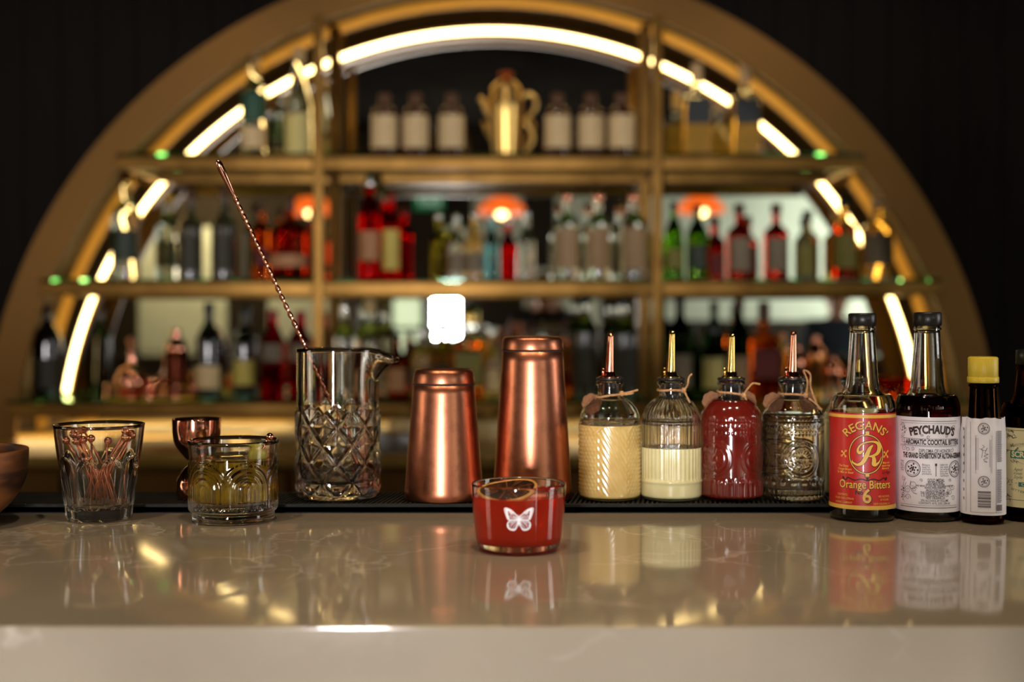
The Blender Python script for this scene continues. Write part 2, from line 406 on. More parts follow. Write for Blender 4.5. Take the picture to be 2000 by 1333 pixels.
for px in PX_:
    ztop = Z(30, 3.985)
    box('front_post', px-.014, px+.014, 3.972, 4.0, .9305, ztop, BRASS, arch, .002)
    box('back_post', px-.018, px+.018, 4.345, 4.372, .9305, AZ+sqrt(1.56**2-(px-AX)**2)-.01, BRASS, arch, .002)
for z in ZS:
    hw = sqrt(1.515**2-(z-AZ)**2)
    segs = [(-hw+AX, PX_[0]-.014), (PX_[0]+.014, PX_[1]-.014), (PX_[1]+.014, hw+AX)]
    hwb = sqrt(1.53**2-(z-.045-AZ)**2)
    for j, (a, b) in enumerate(segs):
        box('front_rail', a, b, 3.965, 3.995, z-.05, z-.0085, BRASS, arch, .008)
        ab = a if j else AX-hwb; bb = b if j < 2 else AX+hwb
        if j == 0: ab = AX-hwb
        box('back_rail', ab, bb, 4.345, 4.374, z-.05, z-.0085, BRASS, arch, .002)
        box('glass_shelf', a+.002, b-.002, 3.968, 4.374, z-.008, z, SHELFGLASS, arch, .001)
    for px in (segs[0][0]+.02, PX_[0], PX_[1], segs[2][1]-.02):
        if abs(px-AX) < 1.4 or True:
            box('side_rail', px-.012, px+.012, 3.9955, 4.3445, z-.045, z-.0085, BRASS, arch, .002)
# ---------------------------------------------------------------- pendants and people (behind the camera, seen in the mirror)
AMBERG = mat('amber_shade', srgb(215, 105, 40), .3, trans=.3, emit=srgb(255, 125, 40), estr=.7)
BULB = mat('lamp_bulb', (1, .9, .7), .5, emit=(1, .62, .25), estr=14)
def pendant(x, y, z, label):
    p = thing('pendant_lamp', label, 'lamp', (x, y, z), 0, 'amber pendant lamps over the bar')
    prof = [(.03, .13), (.06, .125), (.12, .09), (.165, .045), (.185, 0), (.18, -.004), (.16, .04), (.115, .082), (.056, .117), (.03, .12)]
    lathe('shade', prof, AMBERG, p, 48, closed=True, fn=lambda t, r, z, i: (r*(1+.05*cos(12*t)*(r/.185)**2), z-(.016*abs(sin(6*t)) if z < .01 else 0)))
    lathe('bulb', smooth_prof([(0, -.045), (.035, -.03), (.042, 0), (.022, .04), (.012, .07), (0, .075)], 5), BULB, p, 24)
    tube('cord', [(0, 0, .075), (0, 0, 3.15-z)], .004, BLACK, p, 8)
pendant(-.08, -1.25, 2.15, 'amber scalloped pendant lamp reflected over the small clear bottles')
pendant(1.48, -1.20, 2.16, 'amber scalloped pendant lamp reflected over the green bottles')
pendant(-1.57, -1.20, 2.15, 'amber scalloped pendant lamp reflected above the dark round whisky bottle')
SKIN = mat('skin', srgb(214, 160, 130), .5, sss=.1); HAIRB = mat('blond_hair', srgb(206, 178, 136), .6); HAIRD = mat('dark_hair', srgb(40, 30, 24), .6)
CLOTHD = mat('black_shirt', srgb(22, 22, 24), .8); CLOTHN = mat('navy_jumper', srgb(34, 44, 54), .85)
for m_ in (SKIN, HAIRB, HAIRD, CLOTHD, CLOTHN):
    v = texco(m_); f = noise(m_, v, 40, 3); bump(m_, f, .15, .002)
def skinned(name, verts, edges, radii, m, parent, lv=1):
    me = bpy.data.meshes.new(name); me.from_pydata(verts, edges, []); o = bpy.data.objects.new(name, me); C.objects.link(o)
    sk = o.modifiers.new('s', 'SKIN'); me.skin_vertices[0].data[0].use_root = True
    for i, r in enumerate(radii): me.skin_vertices[0].data[i].radius = (r, r) if not isinstance(r, tuple) else r
    sb = o.modifiers.new('b', 'SUBSURF'); sb.levels = lv; sb.render_levels = lv
    dg = bpy.context.evaluated_depsgraph_get(); nm = bpy.data.meshes.new_from_object(o.evaluated_get(dg))
    bpy.data.objects.remove(o); nm.materials.clear(); nm.materials.append(m)
    nm.polygons.foreach_set('use_smooth', [True]*len(nm.polygons))
    q = bpy.data.objects.new(name, nm); C.objects.link(q); q.parent = parent; return q
def person(x, y, zchin, label, hair, cloth, holding):
    """standing figure facing +Y; zchin = height of chin above floor"""
    p = thing('person', label, 'person', (x, y, 0))
    s = zchin/1.45; z = lambda k: k*s
    V = [(0, 0, z(.95)), (0, 0, z(1.15)), (0, .01, z(1.33)), (0, 0, z(1.42)), (0, .012, z(1.50))]
    E = [(0, 1), (1, 2), (2, 3), (3, 4)]; R = [(.16, .11), (.145, .10), (.17, .10), (.06, .06), (.055, .055)]
    for sgn in (-1, 1):
        b = len(V); hx = .055
        V += [(sgn*.10, 0, z(.88)), (sgn*.10, .01, z(.48)), (sgn*.10, -.01, z(.09)), (sgn*.10, .12, z(.04))]
        E += [(0, b), (b, b+1), (b+1, b+2), (b+2, b+3)]; R += [.088, .06, .042, .035]
        b = len(V)
        hand = (sgn*.075, .10, z(1.50)) if holding else (sgn*.2, .32, z(1.05))
        el = (sgn*.23, .10, z(1.19)) if holding else (sgn*.26, .06, z(1.10))
        V += [(sgn*.19, 0, z(1.36)), el, hand]; E += [(2, b), (b, b+1), (b+1, b+2)]; R += [.062, .046, .030]
    body = skinned('body', V, E, R, SKIN, p)
    # shirt: slightly larger skin over torso and upper arms
    V2 = V[:4]; E2 = [(0, 1), (1, 2), (2, 3)]; R2 = [(.175, .125), (.16, .115), (.182, .115), (.075, .075)]
    for sgn in (-1, 1):
        b = len(V2); el = (sgn*.23, .10, z(1.19)) if holding else (sgn*.26, .06, z(1.10))
        hd = (sgn*.095, .10, z(1.46)) if holding else (sgn*.21, .29, z(1.055))
        V2 += [(sgn*.19, 0, z(1.36)), el, hd]; E2 += [(2, b), (b, b+1), (b+1, b+2)]; R2 += [.074, .058, .042]
    skinned('shirt', V2, E2, R2, cloth, p)
    V3 = [(0, 0, z(.97)), (0, 0, z(.90))]; E3 = [(0, 1)]; R3 = [(.17, .12), (.165, .125)]
    for sgn in (-1, 1):
        b = len(V3); V3 += [(sgn*.10, 0, z(.84)), (sgn*.10, .01, z(.48)), (sgn*.10, -.01, z(.10))]; E3 += [(1, b), (b, b+1), (b+1, b+2)]; R3 += [.10, .072, .06]
    skinned('trousers', V3, E3, R3, CLOTHD, p)
    # head
    hz = zchin+.115
    def hf(t, r, zz, i):
        f = max(0, sin(t)); rr = r*(1+.10*f*(zz < -.02)+.06*f)
        nose = math.exp(-((zz+.012)/.018)**2)*math.exp(-((t-pi/2)/.16)**2)*.022
        eye = -math.exp(-((zz-.012)/.012)**2)*math.exp(-((abs(t-pi/2)-.42)/.16)**2)*.008
        mouth = math.exp(-((zz+.055)/.01)**2)*math.exp(-((t-pi/2)/.28)**2)*.005
        return rr*(1+.1*abs(sin(t)))+nose+eye+mouth, zz
    head = lathe('head', smooth_prof([(0, -.118), (.035, -.113), (.055, -.085), (.066, -.04), (.074, .01), (.076, .05), (.062, .095), (.03, .118), (0, .122)], 4), SKIN, p, 40, (0, .02, hz), hf)
    for sgn in (-1, 1):
        lathe('ear', smooth_prof([(0, -.03), (.012, -.015), (.015, .01), (0, .03)], 3), SKIN, head, 12, (sgn*.077, 0, 0))
        lathe('eye', [(0, -.009), (.008, -.005), (.0095, 0), (.008, .005), (0, .009)], mat('eye', (.05, .04, .03), .2), head, 12, (sgn*.030, .074, .012))
    lathe('hair', smooth_prof([(.079, -.02), (.087, .01), (.090, .05), (.075, .10), (.04, .132), (0, .138)], 4), hair, p, 40, (0, .004, hz),
          fn=lambda t, r, zz, i: (r*(1+.08*abs(sin(t)))*(1+.03*sin(9*t)), zz+(.05 if (sin(t) > .55 and zz < .03) else 0)))
    for sgn in (-1, 1):
        hx, hy, hzz = (sgn*.072, .115, z(1.515)) if holding else (sgn*.2, .35, z(1.05))
        Vh = [(0, 0, 0), (0, .03, .02), (0, .05, .045)]; Eh = [(0, 1), (1, 2)]; Rh = [(.024, .016), (.036, .016), (.034, .014)]
        for k in range(4):
            b = len(Vh); o_ = (k-1.5)*.017; ln = (.85, 1, .95, .75)[k]
            Vh += [(o_, .058, .06), (o_-sgn*.004, .075, .06+.028*ln), (o_-sgn*.01, .066, .06+.05*ln)]; Eh += [(2, b), (b, b+1), (b+1, b+2)]; Rh += [.009, .008, .007]
        b = len(Vh); Vh += [(-sgn*.036, .03, .03), (-sgn*.05, .05, .045)]; Eh += [(1, b), (b, b+1)]; Rh += [.011, .008]
        h = skinned('hand', Vh, Eh, Rh, SKIN, p); h.location = (hx, hy, hzz)
    return p
person(.235, -.42, 1.40, 'blond person in a black shirt raising a camera, mirrored behind the tall copper tin', HAIRB, CLOTHD, True)
cmr = thing('photo_camera', 'black camera held up by the blond person, seen in the mirror', 'camera', (.235, -.22, 1.535))
box('camera_body', -.07, .07, -.035, .02, -.045, .045, BLACK, cmr, .008)
tube('lens', [(0, .02, 0), (0, .075, 0)], .034, BLACK, cmr, 24)
box('viewfinder', -.02, .02, -.03, .015, .045, .065, BLACK, cmr, .004)
person(2.42, -.75, 1.34, 'dark haired person in a navy jumper mirrored beyond the copper tools', HAIRD, CLOTHN, False)
# ---------------------------------------------------------------- things on the bar
ZT = 1.1001; ZM = 1.1102      # counter top, mat ridge top
def lin(a, b, t): return a+(b-a)*t
def clamp(v, a=0, b=1): return max(a, min(b, v))
def sstep(a, b, v): t = clamp((v-a)/(b-a)); return t*t*(3-2*t)
def dense(prof, step=.0012):
    out = [prof[0]]
    for (r0, z0), (r1, z1) in zip(prof, prof[1:]):
        n = max(1, int(math.hypot(r1-r0, z1-z0)/step))
        for k in range(1, n+1): out.append((lin(r0, r1, k/n), lin(z0, z1, k/n)))
    return out
# --- wooden bowl
WOOD = mat('turned_wood', srgb(150, 84, 42), .5, spec=.3)
v = texco(WOOD, (9, 9, 60)); n_ = N(WOOD, 'ShaderNodeTexWave', wave_type='BANDS'); n_.inputs['Scale'].default_value = .9; n_.inputs['Distortion'].default_value = 5; n_.inputs['Detail'].default_value = 3
L(WOOD, v, n_.inputs['Vector']); L(WOOD, ramp(WOOD, n_.outputs['Fac'], [(0, srgb(46, 24, 9)), (.3, srgb(84, 46, 18)), (1, srgb(122, 72, 32))]), bsdf(WOOD).inputs['Base Color'])
prof = smooth_prof([(0, .001), (.028, 0), (.04, .004), (.06, .022), (.073, .045), (.0755, .0725), (.074, .0745), (.0725, .073), (.070, .046), (.055, .022), (.03, .008), (0, .006)], 5)
o = lathe('wooden_bowl', prof, WOOD, None, 72, (X(-100, 1.285), 1.285, ZT)); tag(o, 'dark turned wooden bowl cut off by the left edge of the photo', 'bowl')
# --- tumbler with cocktail picks
def hollow(outer, inner): return outer+inner[::-1]
Dk = 1.322
tb = thing('faceted_tumbler', 'clear faceted tumbler holding copper ball-ended picks', 'glass', (X(194, Dk), Dk, ZT))
H = .0985
out = dense([(0, 0), (.027, 0), (.0318, .0012), (.034, .004), (.0455*.87, H*.45), (.0415, H*.66), (.0455, H-.001)], .0016)+[(.0452, H), (.0445, H)]
inn = dense([(0, .011), (.020, .0115), (.0298, .016), (.0362, H*.45), (.0388, H*.64), (.0432, H-.001)], .0025)
def facet(t, r, z, i):
    if i >= len(out) or z < .0015 or z > H*.72: return r, z
    n = 10; a = (t/(2*pi)*n) % 1-.5; top = H*(.66-.16*(2*abs(a))**2)
    f = (1-sstep(top-.004, top+.003, z))
    rr = r*cos(pi/n)/cos(a*2*pi/n)
    rr = rr*(1.0-.035*(1-(2*abs(a))**2))
    return lin(r, rr, f), z
lathe('glass_body', hollow(out, inn), THICK, tb, 240, fn=facet, closed=False)
picks = [(205, 335, 690, 1), (240, 270, 560, -1), (285, 280, 780, -1), (325, 345, 790, 1), (348, 278, 660, -1), (405, 330, 740, 1), (405, 225, 830, -1),
         (490, 315, 520, 1), (672, 340, 590, 1), (860, 235, 400, -1), (872, 305, 360, 1), (925, 260, 450, -1), (940, 310, 500, 1), (975, 280, 560, -1)]
desc = ['outermost ball at the tumbler\'s left rim', 'small ball tucked behind the left cluster', 'ball second behind in the left cluster', 'low front ball of the left cluster', 'raised ball above the left cluster', 'front ball at the inner end of the left cluster', 'highest ball on the left side',
        'lone large ball left of centre', 'lone large ball just right of centre', 'highest ball of the right cluster', 'front ball of the right cluster nearest the middle', 'upper middle ball of the right cluster', 'low ball of the right cluster near the rim', 'outermost ball at the tumbler\'s right rim']
for k, (bx, by, ex, fr) in enumerate(picks):
    px, py = 90+bx/5.555, 800+by/5.555; qx = 90+(590+(ex-590)*1.08)/5.555
    yb = Dk+fr*(-.008-.002*(k % 4)); ye = Dk-fr*(.006+.003*(k % 3))
    bxw = clamp(X(px, yb)-X(194, Dk), -.0335, .0335)+X(194, Dk)
    B = Vector((bxw, yb, Z(py, yb))); 
    lx = clamp(X(qx, ye)-X(194, Dk), -.0262, .0262)+X(194, Dk); E = Vector((lx, ye, ZT+.0165))
    lim = sqrt(max(.0325**2-(B.y-Dk)**2, 1e-6)); B.x = clamp(B.x, X(194, Dk)-lim, X(194, Dk)+lim)
    p = thing('cocktail_pick', 'copper pick in the tumbler, '+desc[k], 'cocktail pick', E, 0, 'copper picks in the faceted tumbler')
    d = B-E
    tube('stem', [d*t for t in (0, .5, 1)], .0012, COPPER_S, p, 8)
    bb = lathe('ball', [(.0040*sin(pi*j/12), -.0040*cos(pi*j/12)) for j in range(13)], COPPER_S, p, 20, d)
# --- jigger
Dk = 1.405; s = Dk/F
jg = thing('copper_jigger', 'polished copper double jigger standing behind the olive glass', 'jigger', (X(384, Dk), Dk, ZM))
zt = Z(818, Dk)-ZM
prof = smooth_prof([(.0205, .0), (.0218, .006), (.021, .02), (.013, .033), (.006, .0385), (.012, .044), (.0225, .058), (.0258, .072), (.0262, zt)], 6)
lathe('jigger_cups', prof+[(.0252, zt), (.0245, .072), (.021, .06), (.010, .047), (0, .044)], COPPER_P, jg, 56)
# --- olive glass
Dk = 1.316; cx = X(456, Dk)
og = thing('arched_tumbler', 'low clear tumbler with moulded arches, filled with olives in brine', 'glass', (cx, Dk, ZT))
H = .0830
def arches(t, r, z, i):
    if i >= no or z < .0135 or z > .070: return r, z
    n = 6; a = ((t+pi/2)/(2*pi)*n+.0) % 1; a -= .5   # arch centre offset
    u = a*2*pi*r/n; zc = .036
    d = math.hypot(u, max(0, z-zc)); d = min(d, .0272)
    amp = .00095*(1-sstep(.0262, .0272, d))*sstep(.0135, .017, z)
    return r+amp*(.5+.5*cos(2*pi*d/.0062)), z
out = dense([(0, 0), (.036, 0), (.0412, .0014), (.0418, .006), (.0415, .0095), (.0440, .011), (.0452, .0132), (.0445, .016), (.0445, .066), (.0450, .071), (.0462, H-.001)], .0009)+[(.0458, H), (.0452, H)]
no = len(out)
inn = dense([(0, .017), (.034, .0175), (.0395, .021), (.0415, .066), (.0432, H-.001)], .003)
lathe('glass_body', hollow(out, inn), THICK, og, 300, fn=arches)
BRINE = glass('olive_brine', (.95, .78, .36), 0, 1.34)
zl = Z(896, Dk)-ZT
lathe('brine', [(0, .0172), (.0342, .0177), (.0397, .0212), (.0414, zl), (.0395, zl-.0004), (0, zl-.0006)], BRINE, og, 64)
OLIVE = mat('olive_skin', srgb(150, 142, 44), .3, sss=.15); v = texco(OLIVE); f = noise(OLIVE, v, 90, 3); L(OLIVE, ramp(OLIVE, f, [(.3, srgb(150, 142, 48)), (.7, srgb(190, 182, 84))]), bsdf(OLIVE).inputs['Base Color'])
PIM = mat('pimento', srgb(150, 60, 28), .4)
ol = [(.024, .004, .066, 'sticking up above the brine at the right of the glass'), (-.026, -.012, .031, 'at the lower left against the glass wall'), (.026, -.014, .030, 'at the lower right against the glass wall'),
      (0, -.018, .029, 'at the bottom centre of the glass'), (-.013, .018, .030, 'deep behind the centre olives'), (.013, .020, .031, 'deep behind on the right side'), (-.02, .004, .052, 'upper left one below the brine surface'), (.002, -.004, .050, 'upper one in the middle below the surface')]
for k, (x, y, z, d) in enumerate(ol):
    o = thing('green_olive', 'green olive '+d, 'olive', (cx+x, Dk+y, ZT+z), 0, 'green olives in the arched tumbler'); o.rotation_euler = (k*.9, .4+k*.7, k*1.3) if k else (.2, .25, 0)
    lathe('flesh', [(.0095*sin(pi*j/16)*(1+.04*sin(pi*j/16)), -.0118*cos(pi*j/16)) for j in range(17)], OLIVE, o, 28)
    lathe('pimento', [(0, .0105), (.0026, .0114), (.002, .0124), (0, .0127)], PIM, o, 12)
p = thing('cocktail_pick', 'copper pick resting in the olive glass, ball at its right rim', 'cocktail pick', (cx+.012, Dk+.0, ZT+.045))
d = Vector((X(528, Dk)-cx-.012, -.002, Z(853, Dk)-ZT-.045))
tube('stem', [d*0, d*.5, d], .0011, COPPER_P, p, 8); lathe('ball', [(.0040*sin(pi*j/12), -.0040*cos(pi*j/12)) for j in range(13)], COPPER_P, p, 20, d)
# --- mixing glass
Dk = 1.413; cx = X(660, Dk); s = Dk/F
mg = thing('mixing_glass', 'tall diamond-cut crystal mixing glass with pouring lip', 'mixing glass', (cx, Dk, ZM))
H = Z(681, Dk)-ZM
cut_top = Z(792, Dk)-ZM
def diamond(t, r, z, i):
    if i < nm:
        n = 9; u = n*(t+.06)/(2*pi)+z/.0400; v_ = n*(t+.06)/(2*pi)-z/.0400
        du = abs(u-round(u)); dv = abs(v_-round(v_)); dm = min(du, dv)
        zig = cut_top-.012+.014*abs(2*(((n*(t+.06)/(2*pi)) % 1)-.5))
        amp = sstep(.006, .012, z)*(1-sstep(zig, zig+.004, z))
        off = .0021*(1-clamp(dm/.13))-.0009*clamp((min(du, dv)-.16)/.3)
        r = r+off*amp
    g = math.exp(-(min(abs(t), 2*pi-abs(t))/.36)**2)
    k = sstep(H-.034, H-.004, z)
    lip = .022*g*k
    return r+lip, z-.0105*g*sstep(H-.02, H, z)
out = dense([(0, .0008), (.036, .0), (.0425, .0015), (.0452, .006), (.0452, cut_top), (.0452, cut_top+.003), (.0455, H-.0015)], .0011)+[(.0452, H), (.0440, H+.0004), (.0428, H)]
nm = len(out)
inn = dense([(0, .016), (.030, .017), (.0375, .022), (.0402, .035), (.0405, H-.002)], .0025)
lathe('glass_body', hollow(out, inn), THICK, mg, 360, fn=diamond)
# --- twisted bar spoon
top = Vector((X(424, 1.335), 1.335, Z(312, 1.335))); bot = Vector((X(703, 1.425), 1.425, Z(905, 1.425)))
sp = thing('bar_spoon', 'long twisted copper bar spoon leaning in the mixing glass', 'spoon', bot)
d = top-bot; Ln = d.length; ax = d.normalized(); up = Vector((0, 1, 0)); n = (up-ax*up.dot(ax)).normalized(); b_ = ax.cross(n)
V, Fc = [], []; M = 420; K = 16
for i in range(M+1):
    t = i/M; s0 = .06; s1 = .885
    tw = t*Ln/.0105*2*pi*.5
    flat = sstep(.05, .09, t)*(1-sstep(.87, .895, t))
    base_r = .0019
    if t > .885: u = (t-.885)/.115; base_r = .0019+(.0038-.0019)*sstep(0, .75, u) if u < .8 else .0038*sqrt(max(0, 1-((u-.8)/.2)**2))+.00002
    for k in range(K):
        a = 2*pi*k/K; r = base_r*(1+flat*.42*cos(2*(a-tw)))
        V.append(ax*(t*Ln)+(n*cos(a)+b_*sin(a))*r)
for i in range(M):
    for k in range(K):
        k2 = (k+1) % K; Fc.append((i*K+k, i*K+k2, (i+1)*K+k2, (i+1)*K+k))
Fc += [tuple(range(K))[::-1], tuple(M*K+k for k in range(K))]
fixn(mesh('twisted_shaft', V, Fc, COPPER_P, sp))
V, Fc = [], []
for sgn in (1, -1):
    for i in range(13):
        for k in range(24):
            a = 2*pi*k/24; r = i/12
            u_ = r*cos(a)*.0115; w_ = r*sin(a)*.021*(1+.15*sin(a)); dep = -(1-r*r)*.0055 + (.0006 if sgn > 0 else -.0006)
            V.append(-ax*(.019-w_)+b_*u_+n*dep*-1)
q = 13*24
for sgn in (0, 1):
    for i in range(12):
        for k in range(24):
            k2 = (k+1) % 24; f = (sgn*q+i*24+k, sgn*q+i*24+k2, sgn*q+(i+1)*24+k2, sgn*q+(i+1)*24+k); Fc.append(f if sgn == 0 else f[::-1])
for k in range(24):
    k2 = (k+1) % 24; Fc.append((12*24+k, 12*24+k2, q+12*24+k2, q+12*24+k))
bm = None
mesh('spoon_bowl', V, Fc, COPPER_P, sp)
# --- copper tins
def tin(name, label, px, yb, yt, r0, r1, band_py, D, rim_open):
    cx = X(px, D); h = Z(yt, D)-ZM; zb = Z(band_py, D)-ZM
    t = thing(name, label, 'cocktail shaker tin', (cx, D, ZM))
    rb = lin(r0, r1, zb/h)
    body = [(0, .002), (r0-.003, .001), (r0-.001, 0), (r0, .0012)]+[(lin(r0, rb, k/14), lin(.0012, zb-.0012, k/14)) for k in range(1, 15)]+[(rb-.0012, zb-.0006), (rb-.0012, zb+.001), (rb-.001, zb+.004), (0, zb+.004)]
    lathe('tin_body', body, COPPER, t, 128)
    if rim_open:
        cap = [(rb-.0010, zb+.0008), (rb+.0004, zb+.0005), (rb+.0006, zb+.0016), (r1+.0006, h-.005), (r1-.0012, h-.001), (r1-.0028, h), (r1-.004, h-.0012), (r1-.006, h-.003), (0, h-.0032), (0, zb+.001)]
    else:
        cap = [(rb-.0010, zb+.0008), (rb+.0004, zb+.0005), (rb+.0006, zb+.0016), (r1+.0006, h-.004), (r1-.0010, h-.0012), (r1-.004, h-.0002), (r1*.5, h+.0003), (0, h+.0004), (0, zb+.001)]
    lathe('tin_cap', cap, COPPER, t, 128)
    ring = lathe('seam_shadow_ring', [(rb-.0014, zb-.0012), (rb-.0002, zb-.0012), (rb-.0002, zb+.0007), (rb-.0014, zb+.0007)], mat('seam_shadow', (.02, .018, .014), .6), t, 96, closed=True)  # dark ring imitates the shadow in the groove under the cap
    ring['label'] = 'thin dark ring imitating seam shadow'
tin('shaker_tin', 'shorter brushed copper shaker tin, upside down beside the mixing glass', 867, 975, 721, .0436, .0325, 750, 1.405, True)
tin('shaker_tin', 'taller brushed copper shaker tin behind the red cocktail', 1040, 975, 657, .0438, .0325, 685, 1.407, False)
# --- red cocktail
Dk = 1.148; cx = X(1013, Dk); H = Z(943, Dk)-ZT
ck = thing('cocktail_glass', 'low tumbler of red cocktail with a white butterfly print', 'glass', (cx, Dk, ZT))
zl = Z(966, Dk)-ZT
out = dense([(0, .0), (.030, 0), (.0345, .0010), (.0372, .0045), (.0392, .012), (.0405, .026), (.0425, H-.0008)], .002)+[(.0422, H), (.0416, H), (.0412, H-.0008)]
inn = dense([(0, .0075), (.030, .0078), (.0352, .0095), (.0376, .0145), (.0390, .026), (.0411, H-.002)], .003)
lathe('glass_body', hollow(out, inn), CLEAR, ck, 128)
RED = bpy.data.materials.new('red_cocktail'); RED.use_nodes = True; MATS['red_cocktail'] = RED
b = bsdf(RED); b.inputs['Base Color'].default_value = (*srgb(206, 40, 22), 1); b.inputs['Roughness'].default_value = .02; b.inputs['IOR'].default_value = 1.34; b.inputs['Transmission Weight'].default_value = .45
f = noise(RED, texco(RED), 35, 2); L(RED, ramp(RED, f, [(.3, srgb(222, 32, 8)), (.7, srgb(238, 50, 14))]), b.inputs['Base Color'])
rI = lambda z: next((lin(a[0], c[0], (z-a[1])/(c[1]-a[1])) for a, c in zip(inn, inn[1:]) if a[1] <= z <= c[1] and c[1] > a[1]), .04)
lp = [(r+.0001, z) for r, z in inn if z < zl and r > 0]
lathe('red_drink', [(0, .00735)]+lp+[(rI(zl)+.0001, zl), (rI(zl)-.002, zl-.0007), (0, zl-.0008)], RED, ck, 96)
# butterfly print
def rO(z):
    for a, c in zip(out, out[1:]):
        if a[1] <= z <= c[1] and c[1] > a[1]: return lin(a[0], c[0], (z-a[1])/(c[1]-a[1]))
    return .0425
A = Art(); k6 = Dk/F/6.348*.965
def bf(px, py): return ((px-756)*k6, -(py-725)*k6)
zc_ = Z(900+725/6.348, Dk-.04)-ZT
for sg in (-1, 1):
    fx = lambda x, y: bf(756+sg*(756-x), y)
    up_ = [(750, 702), (715, 668), (680, 632), (640, 606), (600, 592), (576, 598), (580, 630), (592, 665), (604, 700), (622, 732), (660, 738), (705, 735), (750, 726)]
    A.stroke([fx(*q) for q in crv(up_, 5, True)], 12*k6, True)
    A.stroke([fx(600, 606), fx(606, 640), fx(618, 690), fx(634, 726)], [26*k6, 24*k6, 18*k6, 12*k6])
    A.stroke([fx(590, 604), fx(640, 622), fx(690, 660)], [20*k6, 16*k6, 7*k6])
    for q in ([(744, 712), (700, 690), (655, 655), (628, 640)], [(744, 716), (690, 700), (610, 688)], [(744, 722), (690, 716), (614, 714)], [(660, 655), (690, 650)], [(655, 655), (650, 690)], [(640, 625), (655, 655)]):
        A.stroke([fx(*c) for c in q], 6*k6)
    lo = [(750, 738), (700, 738), (655, 745), (622, 768), (610, 800), (620, 836), (650, 860), (690, 866), (715, 850), (735, 810), (748, 770)]
    A.stroke([fx(*q) for q in crv(lo, 5, True)], 12*k6, True)
    A.stroke([fx(*q) for q in crv([(618, 780), (620, 820), (645, 850), (690, 858), (716, 840)], 4)], 16*k6)
    for q in ([(748, 745), (690, 752), (632, 778)], [(748, 748), (690, 775), (622, 815)], [(690, 775), (640, 845)], [(748, 755), (705, 800), (672, 855)], [(748, 760), (720, 810), (700, 860)], [(690, 752), (665, 770), (640, 770)], [(705, 745), (690, 775)]):
        A.stroke([fx(*c) for c in q], 5.5*k6)
    A.stroke([fx(752, 695), fx(748, 680), fx(740, 668)], 3*k6)
A.poly([bf(*q) for q in [(756, 692), (765, 705), (768, 735), (762, 790), (756, 826), (750, 790), (744, 735), (747, 705)]])
A.V = [(x, y+zc_) for x, y in A.V]
o = A.bend('butterfly_print', lambda y: rO(y)+.00025, WHITE, ck); o['label'] = 'white butterfly print'
# dried citrus wheel and clear ice
CIT = mat('dried_citrus', srgb(70, 30, 14), .6, spec=.25)
v = texco(CIT); f = noise(CIT, v, 180, 4, .7); L(CIT, ramp(CIT, f, [(.35, srgb(18, 7, 4)), (.58, srgb(58, 22, 9)), (.72, srgb(190, 110, 50))]), bsdf(CIT).inputs['Base Color']); bump(CIT, f, .8, .002)
RIND = mat('dried_rind', srgb(214, 150, 70), .45); v = texco(RIND); f = noise(RIND, v, 120, 3); L(RIND, ramp(RIND, f, [(.3, srgb(190, 120, 48)), (.7, srgb(228, 176, 96))]), bsdf(RIND).inputs['Base Color']); bump(RIND, f, .3, .001)
ow = thing('dried_orange_wheel', 'dark dried citrus wheel floating on the red cocktail', 'garnish', (cx-.0100, Dk-.004, ZT+zl+.0034)); ow.rotation_euler = (.21, -.10, 0); ow.scale = (1.1, 1.1, 1.1)
wav = lambda t, r, z, i: (r*(1+.03*sin(3*t)), z+.0009*sin(2*t+1)*(r/.024))
lathe('flesh', [(0, .0014), (.006, .0010), (.0225, .0016), (.0225, -.0008), (0, -.0006)], CIT, ow, 64, fn=wav)
lathe('rind', [(.0222, .0017), (.0238, .0022), (.0246, .0010), (.0242, -.0008), (.0225, -.0010)], RIND, ow, 64, fn=wav, closed=True)
V = Art()
ICE = glass('clear_ice', (1, .93, .90), .03, 1.31)
fl = Art()
for k in range(9):
    a = 2*pi*k/9+.2; fl.stroke([(.003*cos(a), .003*sin(a)), (.021*cos(a), .021*sin(a))], [.0009, .0013])
fl.circle(0, 0, .0032, .002, 16)
mesh('membranes', [(x, y, .0018+.0009*sin(2*atan2(y, x)+1)*(math.hypot(x, y)/.024)) for x, y in fl.V], fl.F, mat('citrus_membrane', srgb(120, 60, 26), .6), ow, False)
ice = box('ice_block', -.016, .016, -.016, .016, -.014, .017, ICE, None, .004); ice.location = (cx+.0135, Dk+.009, ZT+zl-.0115); ice.rotation_euler = (.05, .12, .5)
tag(ice, 'clear ice block at the right of the red cocktail', 'ice')
